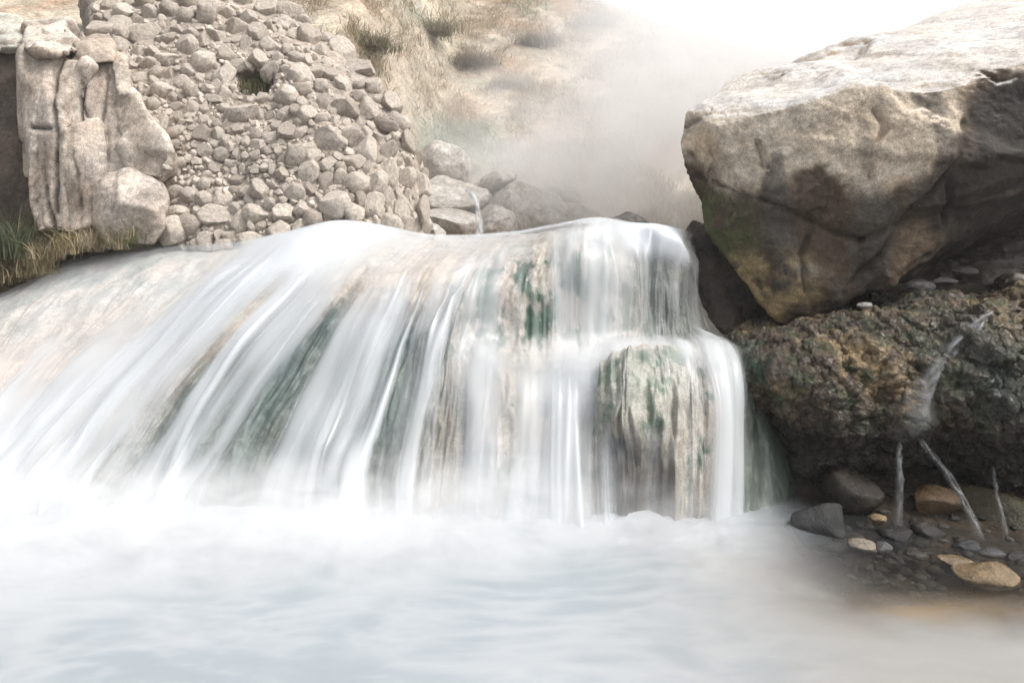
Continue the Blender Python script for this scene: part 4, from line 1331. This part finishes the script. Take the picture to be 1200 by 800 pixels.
def tussock(px0, px1, py0, py1, D, n, L, cols, label, seed, lean=.9, w_=.006, name='grass_tussock'):
    def where(n, r):
        px = r.uniform(px0, px1, n); t = (px - px0) / (px1 - px0 + 1e-6)
        py = py0 + (py1 - py0) * t + r.normal(0, 3, n)
        d = D + r.normal(0, .10, n)
        return np.stack([(px - 600) / F * d, d, CAMZ - (py - HOR) / F * d], 1)

    def cf(P, r):
        c = np.array(cols)[r.integers(0, len(cols), len(P))]
        return c
    V, Fg, Cg = blades(n, where, 14, L, w_, cf, lean=lean, spread=.03, seed=seed, seg=3)
    c0 = V.mean(0)
    o = link_mesh(name, V - c0, Fg, M_grass, cols=Cg, smooth=False); o.location = c0
    return tag(o, label, 'grass tuft', 'grass tufts left of the falls')


# a low earth bank carries the grass at the left of the terrace
o = make_rock('earth_bank', [pts([(-90, 352, 5.25), (0, 334, 5.3), (60, 308, 5.35), (140, 292, 5.35), (190, 285, 5.35), (190, 278, 5.6), (100, 262, 5.6), (0, 260, 5.6), (-90, 262, 5.6), (-90, 355, 5.8), (150, 300, 5.8), (-90, 400, 5.4), (150, 330, 5.5), (-90, 400, 5.8), (150, 330, 5.8)])], .03, M_soil, [lumps(.05, 3, 161)], flat_col((.22, .17, .12), (.13, .11, .06), 162), smooth=4)
tag(o, 'low earth bank under the grass on the left side', 'bank')
tussock(-30, 32, 318, 292, 5.08, 110, .30, [(.11, .135, .075), (.15, .16, .09), (.28, .24, .15), (.10, .11, .07)], 'grey green leafy grass clump at the far left edge', 11, lean=.8, w_=.008)
tussock(30, 108, 312, 288, 5.05, 120, .17, [(.40, .33, .21), (.30, .25, .15), (.24, .2, .11), (.42, .36, .25)], 'straw coloured grass clump in front of the upright slabs', 12)
tussock(108, 158, 293, 284, 4.98, 60, .15, [(.20, .18, .10), (.11, .12, .06), (.35, .29, .2)], 'dark olive grass clump under the rounded pale boulder', 13)
tussock(-30, 60, 340, 318, 5.02, 60, .16, [(.30, .24, .14), (.20, .17, .09), (.36, .30, .2)], 'brownish grass fringe along the upper edge of the flowstone terrace', 14, lean=1.1)
hi = np.argmin((q[:, 0] - 294) ** 2 + (q[:, 1] - 100) ** 2)
tussock(278, 310, 108, 108, 5.98, 45, .11, [(.05, .06, .03), (.09, .09, .05), (.22, .19, .12)], 'dark grass tuft growing in the hollow of the stone bank', 15, lean=.5)

# ------------------------------------------------------------------ air
bm = bmesh.new(); bmesh.ops.create_cube(bm, size=1.0)
me = bpy.data.meshes.new('haze'); bm.to_mesh(me); bm.free()
hz = bpy.data.objects.new('haze', me); COL.objects.link(hz)
hz.scale = (250, 230, 24); hz.location = (0, 50, 9.5)
k = NT('haze_air')
v = k.n('ShaderNodeVolumePrincipled', Density=.0035); v.inputs['Color'].default_value = (.97, .97, .97, 1)
v.inputs['Anisotropy'].default_value = .5
k.l(v.outputs[0], k.out.inputs['Volume'])
me.materials.append(k.m)
tag(hz, 'thin bright haze over the gully', 'haze', kind='stuff')

STM = steam_mat('steam_wisps', 3.2, 1.7, lo=.36, hi=.72, stretch=(1.2, 1, 1), g=0.0)
STM3 = steam_mat('steam_glow', 2.0, 1.2, lo=.25, hi=.65, g=0.0, power=.9)
STM2 = steam_mat('steam_thin', .35, 2.2, lo=.40, hi=.72, stretch=(1.0, 1, 1.3), g=.35)
SPR2 = steam_mat('step_spray', 9., 2.6, lo=.25, hi=.75, stretch=(2.2, 1, .8), g=.2, power=1.0)
SPR = steam_mat('fall_spray', 12., 3.4, lo=.3, hi=.72, stretch=(3.4, 1, .8), g=.2, power=1.2)
steam('steam', 'white steam rising from the stream behind the waterfall', at(705, 200, 7.9), (2.5, 1.6, 1.5), STM)
steam('steam', 'thin steam drifting in front of the hillside beside the stone bank', at(560, 110, 9.2), (3.0, 1.6, 1.7), STM2)
steam('steam', 'steam added for the bright sky glow behind the boulder top', at(900, 40, 6.9), (2.5, 2.0, 1.7), STM3)  # steam added here to give the blown-out glow of the sky
steam('steam', 'pale steam veiling the misty boulders behind the fall', at(620, 225, 6.5), (1.3, .55, .5), STM2)
steam('spray', 'faint mist where the upper tier lands on the lower step', at(715, 412, 3.42), (.72, .2, .11), SPR2)
steam('spray', 'soft white spray along the foot of the waterfalls', (-1.1, 2.95, .03), (2.45, .58, .32), SPR)
